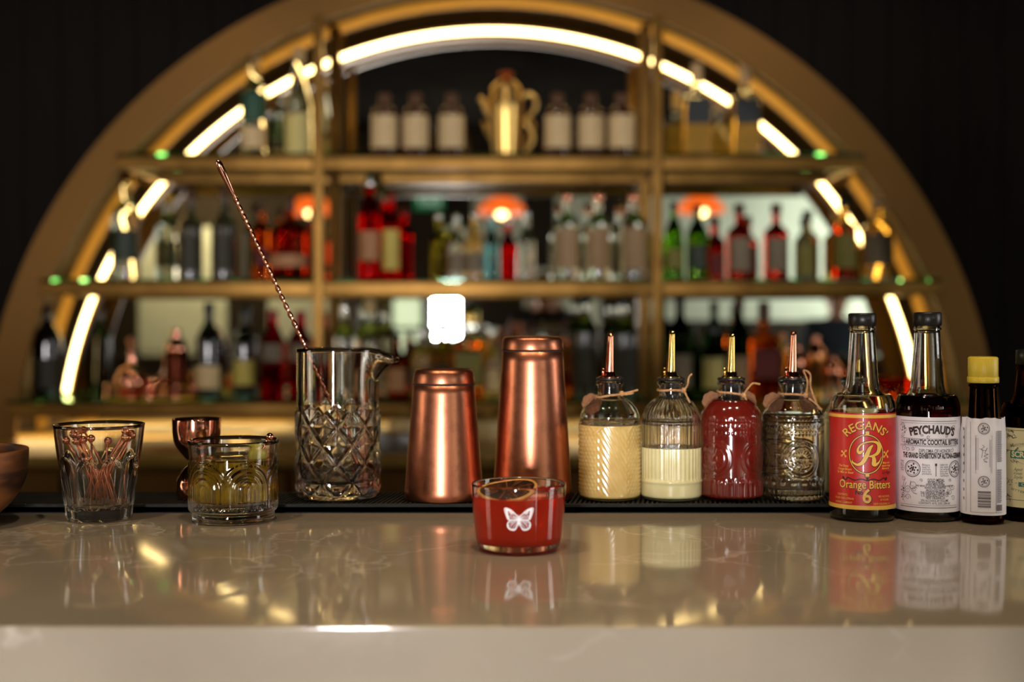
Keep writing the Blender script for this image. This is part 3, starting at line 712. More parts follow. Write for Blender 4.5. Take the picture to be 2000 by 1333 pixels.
# ---------------------------------------------------------------- syrup bottles with speed pourers
TWINE = mat('jute_twine', srgb(190, 140, 92), .85); v = texco(TWINE); f = noise(TWINE, v, 600, 2); L(TWINE, ramp(TWINE, f, [(.3, srgb(160, 112, 70)), (.7, srgb(208, 162, 112))]), bsdf(TWINE).inputs['Base Color']); bump(TWINE, f, .6, .001)
KRAFT = mat('kraft_card', srgb(150, 100, 66), .8); v = texco(KRAFT); f = noise(KRAFT, v, 300, 2); L(KRAFT, ramp(KRAFT, f, [(.3, srgb(116, 74, 46)), (.7, srgb(142, 96, 62))]), bsdf(KRAFT).inputs['Base Color'])
def syrup(px, label, relief, liq_mat, liq_py, metal, tip_py, twine, D=1.405, opaque=True, tagside=None):
    s = D/F; cx = X(px, D); R = .0333
    zsh = Z(812, D)-ZM; zn0 = Z(778, D)-ZM; zn1 = Z(744, D)-ZM; zl = Z(liq_py, D)-ZM
    b = thing('pourer_bottle', label, 'bottle', (cx, D, ZM), 0, 'pressed glass bottles with metal pourers')
    rn = .0138
    outp = smooth_prof([(R-.001, zsh-.004), (R-.0012, zsh+.002), (R-.006, zsh+.011), (R-.013, zsh+.0175), (rn+.003, zn0), (rn-.0004, zn0+.003), (rn-.0006, zn1-.006)], 6)
    body = dense([(0, .0008), (.027, 0), (.0318, .0012), (R, .005), (R, zsh-.006), (R-.001, zsh-.004)], .0011)
    top = [(rn+.0008, zn1-.005), (rn+.0016, zn1-.003), (rn+.0008, zn1-.0008), (rn, zn1)]
    out = body+outp[1:]+top
    inn = dense([(0, .006), (.0285, .0065), (R-.0028, .010), (R-.0028, zsh-.006)], .004)+[(r-.0024, z-.0008) for r, z in outp[1:]]+[(rn-.0028, zn1)]
    no_ = len(out)
    def fn(t, r, z, i):
        return (r+relief(t, z, zsh), z) if i < no_ else (r, z)
    lathe('glass_body', hollow(out, inn), CLEAR, b, 240, fn=fn)
    # liquid
    li = [(r+.0001, z) for r, z in inn if z < zl and r > 0]
    if opaque:   # cloudy syrup fills right out to the moulded wall
        bd = [(r+.00015, z) for r, z in body if .0035 < z < zl and r > .02] if zl < zsh-.004 else [(r+.00015, z) for r, z in body+outp[1:] if .0035 < z < zl and r > .012]
        rl = bd[-1][0]
        lathe('syrup', [(0, .0034)]+[(bd[0][0]-.0005, .0034)]+bd+[(rl, zl), (rl-.003, zl-.0002), (0, zl-.0004)], liq_mat, b, 240, fn=lambda t, r, z, i: (r+(relief(t, z, zsh) if r > .0135 and z > .0035 else 0), z))
    else:
        lathe('syrup', [(0, .0059)]+li+[(li[-1][0], zl), (0, zl-.0004)], liq_mat, b, 96)
    # pourer
    po = lathe('pourer_stopper', [(0, zn0-.002), (.0085, zn0-.002), (.0090, zn0+.002), (.0086, zn0+.004), (.0100, zn0+.007), (.0096, zn0+.010), (.0108, zn1-.002), (.0108, zn1+.0004), (.0148, zn1+.0006), (.0152, zn1+.0022), (.0146, zn1+.0034), (0, zn1+.0036)], BLACK, b, 48)
    zt_ = Z(tip_py, D)-ZM
    lathe('pourer_flange', [(0, zn1+.0034), (.0125, zn1+.0036), (.012, zn1+.0046), (.007, zn1+.0056), (.006, zn1+.010), (0, zn1+.010)], metal, b, 40)
    dx = .0012
    tube('pourer_spout', [(-.0004+dx*k/10*1.2, 0, lin(zn1+.006, zt_, k/10)) for k in range(11)], .004, metal, b, 24, rfn=lambda t: lin(.0052, .0031, t))
    lathe('air_vent', [(0, 0), (.0016, 0), (.0016, .010), (0, .0105)], metal, b, 14, (-.0075, -.002, zn1+.004))
    # twine
    zt0 = Z(twine['y'], D)-ZM; tl = twine.get('tilt', 0)
    pts = [((rn+.0011)*cos(t), (rn+.0011)*sin(t), zt0+tl*cos(t)+.0004*sin(3*t)) for t in [2*pi*k/48 for k in range(49)]]
    tw = tube('twine', pts, .00115, TWINE, b, 8, rfn=lambda t: .00115*(1+.15*sin(150*t)))
    parts = []
    for path in twine['ends']:
        parts.append(tube('twine_end', [(x, y, zt0+z) for x, y, z in crv(path, 6)], .001, TWINE, b, 7, rfn=lambda t: .00105*(1+.15*sin(60*t))))
    kn = lathe('knot', [(.0030*sin(pi*j/8), -.0030*cos(pi*j/8)) for j in range(9)], TWINE, b, 12, (rn*.90, -rn*.55, zt0+tl))
    parts.append(kn); join_into(tw, parts)
    # scalloped kraft tag behind the neck
    for sd in ([-1] if tagside is None else tagside):
        V = []; n_ = 64
        for y in (0, .0006):
            for k in range(n_):
                t = 2*pi*k/n_; r = .0105*(1+.09*abs(sin(4*t))); V.append((r*cos(t), y, r*sin(t)))
        Fc = [tuple(range(n_))[::-1], tuple(range(n_, 2*n_))]+[(k, (k+1) % n_, n_+(k+1) % n_, n_+k) for k in range(n_)]
        q = fixn(mesh('kraft_tag', V, Fc, KRAFT, b, False)); q.location = (sd*.0195, .0085, zt0-.010); q.rotation_euler = (0, sd*.5, sd*.35)
    return b
def rel_lattice(t, z, zs):     # diamond quilting in arched panels
    a = sstep(.006, .010, z)*(1-sstep(zs-.012, zs-.006, z)); n = 6
    ph = ((t+pi/2)/(2*pi)*n+.5) % 1-.5
    top = zs-.006-.012*(2*abs(ph))**2
    edge = math.exp(-((z-top)/.0009)**2)*.0010*(1-sstep(zs, zs+.004, z))
    band = 1 if ((t+pi/2)/(2*pi)*n+.5) % 2 < 1 else 0
    u = 42*t/(2*pi)+z/.0085; v_ = 42*t/(2*pi)-z/.0085
    d = max(0, cos(2*pi*u))*max(0, cos(2*pi*v_))
    vert = .0005*math.exp(-((abs(ph)-.46)/.03)**2)
    inside = 1 if z < top-.002 else 0
    return (.0013*d*a*(1-band)+.00025*cos(2*pi*u)*a*band+vert*a)*inside+edge
def rel_ribs(t, z, zs):
    f = sstep(.021, .024, z)*(1-sstep(zs+.018, zs+.024, z))
    low = math.exp(-((z-.0205)/.0016)**2)*.0010
    return -.0008*f*(.5-.5*cos(40*t))+low-.0006*f
def rel_medal(t, z, zs, ph0=.5):
    n = 4; a = (((t+pi/2)/(2*pi)*n+ph0) % 1)-.5; u = a*2*pi*.0333/n; zc = .046
    d = math.hypot(u, z-zc); o = 0
    for rr, am in ((.0205, .0006), (.0178, .0008), (.0125, .0005)): o += am*math.exp(-((d-rr)/.0008)**2)
    if d < .0115: o += .0005*max(0, cos(18*atan2(z-zc, u)))*sstep(.003, .006, d)
    if d < .0032: o += .0008*(1-d/.0032)
    for z0, am, nn in ((zs-.009, .0009, 52), (zs-.017, .0006, 52), (zs-.0035, .0005, 52)): o += am*math.exp(-((z-z0)/.0015)**2)*max(0, cos(nn*t))
    arch_ = .016+.006*abs(cos(n*(t+pi/2)/2+ph0*pi))
    o += .0011*max(0, cos(36*t))**2*sstep(.002, .006, z)*(1-sstep(arch_-.002, arch_+.006, z))
    o += .0008*math.exp(-((z-.0205)/.0018)**2)*max(0, cos(18*t))
    return o
SOUR = mat('cloudy_citrus_syrup', srgb(214, 182, 112), .18, coat=.9, sss=.1); v = texco(SOUR); f = noise(SOUR, v, 60, 2); L(SOUR, ramp(SOUR, f, [(.3, srgb(206, 172, 100)), (.7, srgb(220, 190, 122))]), bsdf(SOUR).inputs['Base Color'])
LIME = mat('milky_lime_syrup', srgb(222, 214, 160), .2, coat=.9, sss=.1); v = texco(LIME); f = noise(LIME, v, 60, 2); L(LIME, ramp(LIME, f, [(.3, srgb(216, 208, 152)), (.7, srgb(228, 220, 170))]), bsdf(LIME).inputs['Base Color'])
BERRY = mat('red_berry_syrup', srgb(134, 30, 20), .12, coat=1.0); v = texco(BERRY); f = noise(BERRY, v, 40, 2); L(BERRY, ramp(BERRY, f, [(.3, srgb(86, 19, 12)), (.7, srgb(110, 29, 20))]), bsdf(BERRY).inputs['Base Color'])
WATER = glass('clear_syrup', (.99, .98, .96), 0, 1.34)
syrup(1191, 'lattice-pressed bottle of cloudy amber citrus syrup with copper pourer', rel_lattice, SOUR, 829, COPPER_P, 651,
      dict(y=772, tilt=.002, ends=[[(.013, -.008, .002), (.018, -.010, .003), (.024, -.010, .0045), (.030, -.009, .006)], [(.013, -.008, .001), (.019, -.011, .0015), (.025, -.012, .003)]]))
syrup(1311, 'ribbed bottle half full of pale lime syrup with gold pourer', rel_ribs, LIME, 873, GOLD_P, 646,
      dict(y=762, ends=[[(.013, -.008, 0), (.0165, -.010, .006), (.018, -.010, .014), (.0215, -.009, .018)], [(.013, -.008, 0), (.015, -.014, -.006), (.018, -.017, -.013)]]), tagside=[])
syrup(1428, 'medallion-pressed bottle of red syrup with gold pourer', lambda t, z, zs: rel_medal(t, z, zs, .0), BERRY, 782, GOLD_P, 652,
      dict(y=768, tilt=-.002, ends=[[(.013, -.008, 0), (.017, -.010, .006), (.022, -.010, .011), (.030, -.009, .010)], [(.013, -.008, 0), (.015, -.014, -.010), (.021, -.022, -.022)]]), tagside=[-1, 1])
syrup(1548, 'medallion-pressed bottle of clear syrup with copper pourer', lambda t, z, zs: rel_medal(t, z, zs, .45), WATER, 808, COPPER_P, 648,
      dict(y=770, tilt=-.001, ends=[[(.013, -.008, 0), (.014, -.010, .014), (.010, -.010, .026), (.017, -.010, .022), (.0175, -.010, .008), (.024, -.014, -.012), (.028, -.016, -.016), (.022, -.016, -.010), (.015, -.012, -.004)]]), opaque=False, tagside=[-1, 1])
b5 = syrup(1668, 'bottle of cream coloured syrup mostly hidden behind the red-labelled bitters', lambda t, z, zs: 0, LIME, 806, GOLD_P, 700,
      dict(y=772, ends=[[(.013, -.008, 0), (.017, -.010, -.004), (.02, -.010, -.008)]]), D=1.432, tagside=[])
# ---------------------------------------------------------------- bitters bottles
DARKLIQ = glass('dark_bitters', (.10, .012, .004), 0, 1.36)
DARKRED = glass('dark_red_bitters', (.20, .008, .012), 0, 1.36)
def bitters(px, D, label, R, top_py, liq_py, liq, capm, cap_r, cap_py, shoulder, neck_r, glassm=CLEAR, base_py=None, ribs=60, nk=1.28, name='bitters_bottle'):
    cx = X(px, D); b = thing(name, label, 'bottle', (cx, D, ZT), -atan2(cx, D)*-1*-1)
    zt = Z(top_py, D)-ZT; zc = Z(cap_py, D)-ZT
    z0, z1 = Z(shoulder[0], D)-ZT, Z(shoulder[1], D)-ZT      # start of shoulder, start of neck
    neck_lo = neck_r*nk
    outp = smooth_prof([(R, z0-.004), (R-.0006, z0+.004), (R-.0045, z0+.013), (neck_lo+.006, z1-.010), (neck_lo+.0008, z1), (lin(neck_lo, neck_r, .5), lin(z1, zc, .5)), (neck_r, zc-.005)], 6)
    out = dense([(0, .0012), (R-.007, 0), (R-.002, .0014), (R-.0004, .005), (R-.0002, .008), (R, z0-.004)], .004)+outp[1:]+[(neck_r+.0013, zc-.0042), (neck_r+.0014, zc-.0026), (neck_r, zc-.0014), (neck_r-.0006, zc+.006), (neck_r-.003, zc+.006)]
    inn = dense([(0, .005), (R-.007, .0052), (R-.0026, .010), (R-.0024, z0-.004)], .006)+[(r-.0022, z-.0006) for r, z in outp[1:]]+[(neck_r-.003, zc+.0058)]
    lathe('glass_body', out+inn[::-1], glassm, b, 96)
    zl = Z(liq_py, D)-ZT
    li = [(r+.0001, z) for r, z in inn if z < zl and r > 0]
    lathe('bitters', [(0, .0049)]+li+[(li[-1][0], zl), (0, zl-.0003)], liq, b, 64)
    n = ribs
    lathe('screw_cap', [(0, zc+.0005), (cap_r-.001, zc), (cap_r, zc+.0008), (cap_r, zt-.0015), (cap_r-.001, zt-.0003), (cap_r-.0022, zt), (0, zt)], capm, b, n*4,
          fn=lambda t, r, z, i: (r*(1-.012*(.5-.5*cos(n*t))) if zc+.001 < z < zt-.001 else r, z))
    return b, cx
INK = mat('label_ink', srgb(60, 44, 44), .6); REDL = mat('red_label', srgb(196, 34, 28), .42, coat=.15)
v = texco(REDL); f = noise(REDL, v, 30, 3); L(REDL, ramp(REDL, f, [(.3, srgb(184, 22, 15)), (.7, srgb(199, 29, 20))]), bsdf(REDL).inputs['Base Color'])
YEL = mat('yellow_print', srgb(232, 182, 74), .45); BLK = mat('black_print', srgb(24, 16, 14), .5)
PAP = mat('white_label_paper', srgb(226, 214, 214), .6); v = texco(PAP); f = noise(PAP, v, 80, 3); L(PAP, ramp(PAP, f, [(.3, srgb(232, 228, 234)), (.7, srgb(242, 239, 244))]), bsdf(PAP).inputs['Base Color'])
CRM = mat('cream_label_paper', srgb(236, 228, 184), .6); v = texco(CRM); f = noise(CRM, v, 80, 3); L(CRM, ramp(CRM, f, [(.3, srgb(230, 222, 176)), (.7, srgb(240, 232, 192))]), bsdf(CRM).inputs['Base Color'])
TEAL = mat('teal_print', srgb(52, 128, 122), .5); GREY = mat('grey_green_print', srgb(96, 118, 104), .5)
# --- Regans
D1 = 1.328; s1 = D1/F; sf = (D1-.033)/F
b, cx = bitters(1684, D1, 'orange bitters bottle with a bright red label and black cap', .0331, 612, 990, DARKLIQ, BLACK, .0141, 637, (795, 752), .0125)
RL = .0334; z0 = Z(996, D1-.033)-ZT; z1 = Z(808, D1-.033)-ZT
wrap('red_label', RL, z0, z1, -2.6, 2.6, REDL, b, 90)
# crop coords of second zoom: origin (1610,780), 5.5556 per px
def RG(x, y): return ((x-412)/5.5556*sf*1.0, Z(780+y/5.5556, D1-.033)-ZT)
u5 = sf/5.5556
A = Art()
for (ya, yb) in ((172, 208), (1160, 1205)): A.rect(-.055, RG(0, yb)[1], .055, RG(0, ya)[1], 60)
cxr, cyr = RG(458, 600)
A.stroke([(cxr+186*u5*cos(2*pi*k/64), cyr+210*u5*sin(2*pi*k/64)) for k in range(64)], 10*u5, True)
for yy in (368, 825):
    q = RG(466, yy); A.rect(q[0]-20*u5, q[1]-18*u5, q[0]+20*u5, q[1]+18*u5)
# script R
def strokes(A, lst, grow=0):
    for pts, wd in lst:
        P = crv([(x, y, w_) for (x, y), w_ in zip(pts, wd)], 6)
        A.stroke([RG(x, y) for x, y, w_ in P], [(w_+grow)*u5 for x, y, w_ in P])
Rs = [([(420, 560), (385, 585), (365, 560), (385, 510), (440, 475), (520, 462), (580, 480), (600, 530), (575, 590), (510, 620), (478, 622)], [20, 34, 26, 18, 16, 18, 34, 48, 36, 20, 10]),
      ([(525, 500), (490, 540), (455, 620), (415, 690), (360, 715), (310, 690), (305, 668)], [14, 38, 46, 40, 26, 18, 8]),
      ([(490, 615), (530, 630), (540, 670), (535, 705), (560, 712), (600, 680), (625, 625)], [10, 34, 48, 44, 32, 16, 6])]
strokes(A, Rs)
A.text("REGANS'", *RG(452, 288), .0118, off=.012, arc=.0290, fitw=.0490)
A.V = A.V[:]  # lettering
# re-seat arched title
A.text('Orange Bitters', *RG(452, 935), .0116, off=.012, fitw=600*u5)
A.text('6', *RG(462, 1062), .0200, off=.02, sx=.95)
for t, x, y, wd, h in (('CONTENTS', 185, 1050, 130, .0030), ('FLUID OZS (296ml)', 205, 1090, 230, .0030), ('SAZERAC COMPANY', 195, 1135, 215, .0030), ('45% ALCOHOL', 665, 1060, 150, .0030), ('BY VOLUME', 670, 1097, 110, .0030), ('NEW ORLEANS, LA', 640, 1140, 215, .0030),
                    ('The Finest', 200, 735, 125, .0034), ('Orange Bitters', 212, 770, 170, .0034), ('for Man or Beast', 218, 805, 200, .0034), ('Made with', 690, 695, 95, .003), ('natural orange', 690, 725, 120, .003), ('flavors', 680, 755, 100, .003)):
    A.text(t, *RG(x, y), h, off=.006, fitw=wd*u5, shear=.25 if y < 830 else 0)
for sx_ in (208, 690):
    for q in ([(sx_-30, 575), (sx_, 600), (sx_+22, 635)], [(sx_+22, 565), (sx_, 600), (sx_-25, 628)]): A.stroke([RG(*c) for c in q], 10*u5)
    for dx, dy in ((-25, -20), (25, -30), (-30, 28), (22, 32)): A.circle(*RG(sx_+dx, 600+dy), 9*u5, 5*u5, 12)
B = Art()
B.stroke([(cxr+186*u5*cos(2*pi*k/64), cyr+210*u5*sin(2*pi*k/64)) for k in range(64)], 24*u5, True)
for yy in (368, 825):
    q = RG(466, yy); B.rect(q[0]-26*u5, q[1]-24*u5, q[0]+26*u5, q[1]+24*u5)
for q in (466,):
    pass
strokes(B, Rs, 12)
B.text("REGANS'", RG(455, 291)[0], RG(455, 291)[1], .0118, off=.035, arc=.0290, fitw=.0497)
B.text('Orange Bitters', RG(455, 938)[0], RG(455, 938)[1], .0116, off=.035, fitw=606*u5)
B.text('6', *RG(466, 1066), .0200, off=.045, sx=.95); B.text('No', *RG(380, 1020), .006, off=.03)
B.stroke([RG(*c) for c in crv([(195, 870), (235, 885), (255, 860), (330, 885), (400, 870), (466, 885), (530, 870), (600, 885), (655, 860), (680, 885), (700, 865)], 5)], 13*u5)
B.text('Gary Regan', *RG(690, 800), .0050, off=.01, shear=.4, fitw=120*u5)
for x in (200, 466, 690): B.disc(*RG(x, 865), 14*u5)
B.bend('label_outlines', RL+.00012, BLK, b); A.bend('label_lettering', RL+.00025, YEL, b)
# --- Peychaud's
D2 = 1.330; sf2 = (D2-.033)/F
b, cx = bitters(1811, D2, 'aromatic bitters bottle with an ornate white label and black cap', .0328, 610, 773, DARKRED, BLACK, .0144, 637, (796, 756), .0128)
z0 = Z(1002, D2-.033)-ZT; z1 = Z(816, D2-.033)-ZT; RL = .0331
wrap('white_label', RL, z0, z1, -2.6, 2.6, PAP, b, 90)
def PG(x, y): return ((x-1117)/5.5556*sf2, Z(780+y/5.5556, D2-.033)-ZT)
u5 = sf2/5.5556
A = Art(); cxp = 1205
for y, t in ((243, 5), (266, 3), (1160, 3), (1183, 6), (435, 4), (510, 5), (523, 2)): A.rect(-.03, PG(0, y)[1]-t/2*u5, .034, PG(0, y)[1]+t/2*u5, 40)
A.text("PEYCHAUD'S", *PG(1180, 336), .0112, off=.05, arc=.09, fitw=520*u5)
A.text('AROMATIC COCKTAIL BITTERS', *PG(1195, 474), .0072, off=.04, fitw=640*u5)
A.text('DIPLOMA OF HONOR', *PG(cxp, 567), .0052, off=.01, fitw=350*u5); A.text('AWARDED AT', *PG(cxp, 592), .0022, off=.01, fitw=150*u5)
A.text('THE GRAND EXHIBITION OF ALTONA-GERMANY', *PG(1205, 622), .0072, off=.05, fitw=740*u5)
for cxm in (955, 1450):
    A.circle(*PG(cxm, 765), 88*u5, 8*u5); A.circle(*PG(cxm, 765), 72*u5, 4*u5)
    for k in range(14):
        a = k*2.4; r = 8+4.2*k; A.disc(PG(cxm, 765)[0]+r*cos(a)*u5, PG(cxm, 765)[1]+r*sin(a)*u5, 11*u5, 8)
for r_, t in enumerate(('Bitters', 'equal for', 'cocktails', 'every bar', 'prominence')): A.text(t, *PG(1062, 718+24*r_), .0031, fitw=80*u5+r_*5*u5, align='LEFT')
for r_, t in enumerate(('Label not', 'see name', 'on wraps', 'back cork', 'stamp then', 'northern')): A.text(t, *PG(1252, 714+24*r_), .0031, fitw=90*u5+(r_ % 3)*6*u5, align='LEFT')
for r_ in range(5): A.text(('Medal', 'as in', 'Paris', 'and in', 'Vienna')[r_], *PG(800, 690+24*r_), .003, fitw=45*u5, align='LEFT')
A.rect(*PG(1205, 840), *PG(1212, 700)); A.rect(*PG(1198, 728), *PG(1220, 700))
A.text('GOLD MEDAL', *PG(1212, 884), .0045, off=.02, fitw=185*u5)
for r_, (t, wd) in enumerate((('NEW ORLEANS 1869-1885', 165), ('HIGHEST MEDALS OF PARIS', 200), ('FIRST MEDAL ST. LOUIS 1904   GOLD MEDAL PARIS 1900', 420), ('ANNUAL SPRING EXHIBITION', 230))): A.text(t, *PG(1205, 910+19*r_), .0024, off=.025, fitw=wd*u5)
for r_, (t, wd) in enumerate((('PRODUCED FROM', 200), ('THE ORIGINAL FORMULA FOR', 320), ('L. E. JUNG AND WULFF CO.', 300), ('NEW ORLEANS, LA', 205))): A.text(t, *PG(1205, 997+26*r_), .0036, off=.02, fitw=wd*u5)
A.text('35% ALCOHOL BY VOLUME', *PG(1200, 1106), .0032, off=.01, fitw=300*u5); A.text('CONTENTS 10 FL. OZS. (296 ml)', *PG(1200, 1135), .0032, off=.01, fitw=345*u5)
rnd = random.Random(3)
def scroll(x, y, r, turns=1.4, sg=1, w_=5, ph=0):
    pts = [PG(x+sg*r*(1-.8*k/20)*cos(ph+turns*2*pi*k/20), y+r*(1-.8*k/20)*sin(ph+turns*2*pi*k/20)) for k in range(21)]
    A.stroke(pts, [(w_*(1-.5*k/20))*u5 for k in range(21)])
for (x, y, r) in ((835, 300, 30), (870, 345, 24), (830, 400, 26), (835, 460, 30), (870, 490, 22), (850, 550, 34), (900, 560, 26), (960, 545, 22), (850, 880, 30), (900, 1000, 42), (960, 940, 50), (980, 990, 30), (840, 1060, 34), (900, 1080, 36), (1370, 1010, 36), (1410, 960, 40), (1400, 560, 26), (1425, 300, 22), (1330, 400, 18), (1130, 415, 20), (1060, 400, 16), (1050, 885, 18), (1370, 885, 18), (1420, 1080, 30)):
    scroll(x, y, r, sg=1 if rnd.random() < .5 else -1, ph=rnd.random()*6)
for k in range(26):
    x = 795+rnd.random()*70; y = 270+rnd.random()*120 if k % 2 else 960+rnd.random()*170
    A.disc(*PG(x, y), (3+rnd.random()*6)*u5, 7)
for q in ([(860, 880), (840, 950), (830, 1020)], [(880, 920), (850, 990), (845, 1000)], [(940, 900), (930, 960), (960, 1020), (1010, 1040)]): A.stroke([PG(*c) for c in crv(q, 5)], 5*u5)
A.bend('label_lettering', RL+.0002, INK, b)
# --- paper-wrapped bitters with yellow cap
D3 = 1.302; sf3 = (D3-.0225)/F
DG = glass('brown_glass', (.25, .10, .03), 0, 1.5)
YC = mat('yellow_cap', srgb(226, 198, 62), .4)
b, cx = bitters(1920, D3, 'small dark bitters bottle in oversized white paper wrap, yellow cap', .0216, 697, 760, DARKLIQ, YC, .0147, 747, (848, 822), .0128, DG, ribs=50, nk=1.1)
lathe('cap_band', [(.0150, Z(748, D3)-ZT), (.0154, Z(747, D3)-ZT), (.0154, Z(737, D3)-ZT), (.0148, Z(736, D3)-ZT)], YC, b, 64, closed=True)
RL = .0221; z0 = Z(1008, D3-.022)-ZT; z1 = Z(818, D3-.022)-ZT
def crump(a, r, z, f):
    k = sstep(.82, 1, f)
    return r*(1+.008*sin(2.3*a+1)*f)+k*(-.0018+.0008*sin(9*a)+.0005*sin(15*a+1)), z+k*(.0006*sin(5*a)+.0003*sin(13*a))
wrap('paper_wrap', RL, z0, z1, -pi*.98, pi*.98, PAP, b, 120, 24, crump)
def AG(x, y): return ((x-376)/5.5556*sf3, Z(780+y/5.5556, D3-.022)-ZT)
u5 = sf3/5.5556; A = Art()
for (cy_) in (322, 898):
    A.circle(*AG(385, cy_), 58*u5, 8*u5); A.circle(*AG(385, cy_), 45*u5, 3*u5)
    for k in range(9):
        a = k*2.4; r = 6+4*k; A.disc(AG(385, cy_)[0]+r*cos(a)*u5, AG(385, cy_)[1]+r*sin(a)*u5, 9*u5, 7)
for q in ([(300, 398), (470, 398), (470, 805), (300, 812)],): A.stroke([AG(*c) for c in q], 3*u5, True)
A.rect(*AG(300, 775), *AG(306, 425)); A.rect(*AG(322, 775), *AG(325, 425)); A.rect(*AG(444, 740), *AG(447, 440)); A.rect(*AG(455, 790), *AG(458, 440))
A.rect(*AG(238, 1235), *AG(242, 250)); A.rect(*AG(516, 1235), *AG(520, 350)); A.rect(*AG(180, 1240), *AG(183, 300))
A.rect(*AG(240, 1238), *AG(600, 1234), 12)
for q in ([(370, 500), (390, 520), (360, 545), (400, 560), (420, 530), (395, 590), (430, 600), (385, 620), (425, 640), (380, 660), (420, 685), (385, 680)], [(340, 540), (372, 560), (368, 600), (362, 640)]): A.stroke([AG(*c) for c in crv(q, 5)], 5*u5)
for k, (a, wd) in enumerate([(1012, 18), (1030, 6), (1045, 10), (1062, 8), (1080, 20), (1103, 6), (1116, 14), (1134, 5), (1146, 10), (1160, 6), (1172, 14)]): A.rect(*AG(322, a+wd/2), *AG(458, a-wd/2), 4)
for k in range(30):
    y = 350+k*11.4; A.rect(*AG(528, y+3), *AG(598-(k*7 % 13), y-3), 3)
for k in range(32):
    y = 770+k*11.4; A.rect(*AG(528, y+3), *AG(598-(k*5 % 13), y-3), 3)
A.rect(*AG(526, 1215), *AG(600, 1150), 3); A.rect(*AG(152, 800), *AG(158, 330)); 
for k in range(9): A.rect(*AG(136, 350+k*95), *AG(150, 320+k*95))
A.V = [(x, y) for x, y in A.V]
A.bend('wrap_printing', RL*1.012+.0003, mat('grey_print', srgb(110, 100, 100), .6), b)
# --- fourth bitters bottle, cut by the frame
D4 = 1.322; sf4 = (D4-.028)/F
b, cx = bitters(2009, D4, 'amber bitters bottle with a cream and teal label at the right edge', .0277, 683, 755, DARKLIQ, BLACK, .0125, 713, (812, 775), .0108, DG)
z0 = Z(994, D4-.028)-ZT; z1 = Z(838, D4-.028)-ZT; RL = .0280
wrap('cream_label', RL, z0, z1, -2.5, 2.5, CRM, b, 80)
def SG(x, y): return ((x-890)/5.5556*sf4, Z(780+y/5.5556, D4-.028)-ZT)
u5 = sf4/5.5556; A = Art(); G = Art(); W = Art()
A.rect(*SG(690, 655), *SG(1090, 568), 20)
A.rect(*SG(785, 960), *SG(990, 912), 10)
G.V = []; G.F = []
cxg, cyg = SG(890, 612); G.poly([(cxg+165*u5*cos(2*pi*k/40), cyg+105*u5*sin(2*pi*k/40)) for k in range(40)])
W.text("SCRAPPY'S", *SG(890, 612), .0080, off=.04, fitw=370*u5); W.text('CELERY', *SG(890, 936), .004, off=.02, fitw=150*u5)
for k, t in enumerate(('Aged', 'Aromatic', 'Style')): G.text(t, *SG(775, 775+42*k), .0045, shear=.4, fitw=100*u5)
G.text('HANDCRAFTED', *SG(800, 500), .003, fitw=230*u5, rot=.2); G.text('BITTERS', *SG(790, 1010), .0032, fitw=180*u5, rot=-.2)
K = Art()
K.rect(*SG(650, 350), *SG(1130, 346), 20); K.rect(*SG(660, 1110), *SG(1130, 1106), 20)
rnd = random.Random(5)
for (x0, y0, x1, y1, n_) in ((625, 345, 745, 430, 30), (622, 1060, 680, 1115, 16), (625, 560, 670, 660, 8), (640, 900, 770, 945, 10), (690, 510, 790, 545, 8), (690, 680, 790, 710, 8)):
    for k in range(n_):
        x, y = x0+(x1-x0)*rnd.random(), y0+(y1-y0)*rnd.random(); q = [(x+rnd.uniform(-14, 14)*j, y+rnd.uniform(-12, 12)*j) for j in range(3)]
        K.stroke([SG(*c) for c in q], 5*u5)
G.bend('oval_print', RL+.00012, GREY, b); A.bend('teal_banner', RL+.0002, TEAL, b); W.bend('banner_lettering', RL+.0003, CRM, b); K.bend('label_ornament', RL+.00012, BLK, b)
# ---------------------------------------------------------------- bottles on the shelves
def cglass(name, col, ior=1.45): return glass(name, col, 0, ior)
G_CLEAR = cglass('shelf_bottle_glass', (.97, .97, .93)); G_AMB = cglass('amber_spirit', (.95, .58, .18)); G_GOLD = mat('golden_spirit', srgb(235, 190, 96), .05, trans=.72, ior=1.4)
G_RED = cglass('red_aperitif', (.92, .03, .03)); G_RUBY = cglass('ruby_spirit', (.85, .12, .06)); G_GRN = cglass('green_bottle_glass', (.35, .62, .10)); G_DGRN = cglass('dark_green_glass', (.05, .09, .03))
G_WHI = cglass('dark_whisky', (.62, .12, .04)); G_ORA = cglass('orange_spirit', (.95, .38, .10)); G_MAG = cglass('magenta_spirit', (.70, .02, .06)); G_BLU = cglass('pale_blue_spirit', (.45, .72, .78)); G_OLV = cglass('olive_liqueur', (.55, .50, .12))
BROWNG = mat('brown_glass_solid', srgb(64, 30, 16), .12, coat=.5); BLACKG = mat('black_bottle_glass', srgb(16, 15, 11), .09, coat=.5); TAUPE = mat('smoky_bottle_glass', srgb(50, 42, 28), .2, coat=.5)
CORK = mat('cork', srgb(206, 172, 122), .7); CAPBR = mat('brown_cap', srgb(84, 52, 32), .5); CAPBK = BLACK; CAPGD = GOLD_P; CAPCU = COPPER_P
CAPSIL = mat('silver_cap', (.75, .75, .72), .2, 1); CAPRED = mat('red_cap', srgb(150, 20, 20), .4)
def lab(name, c): return mat('label_'+name, srgb(*c), .6)
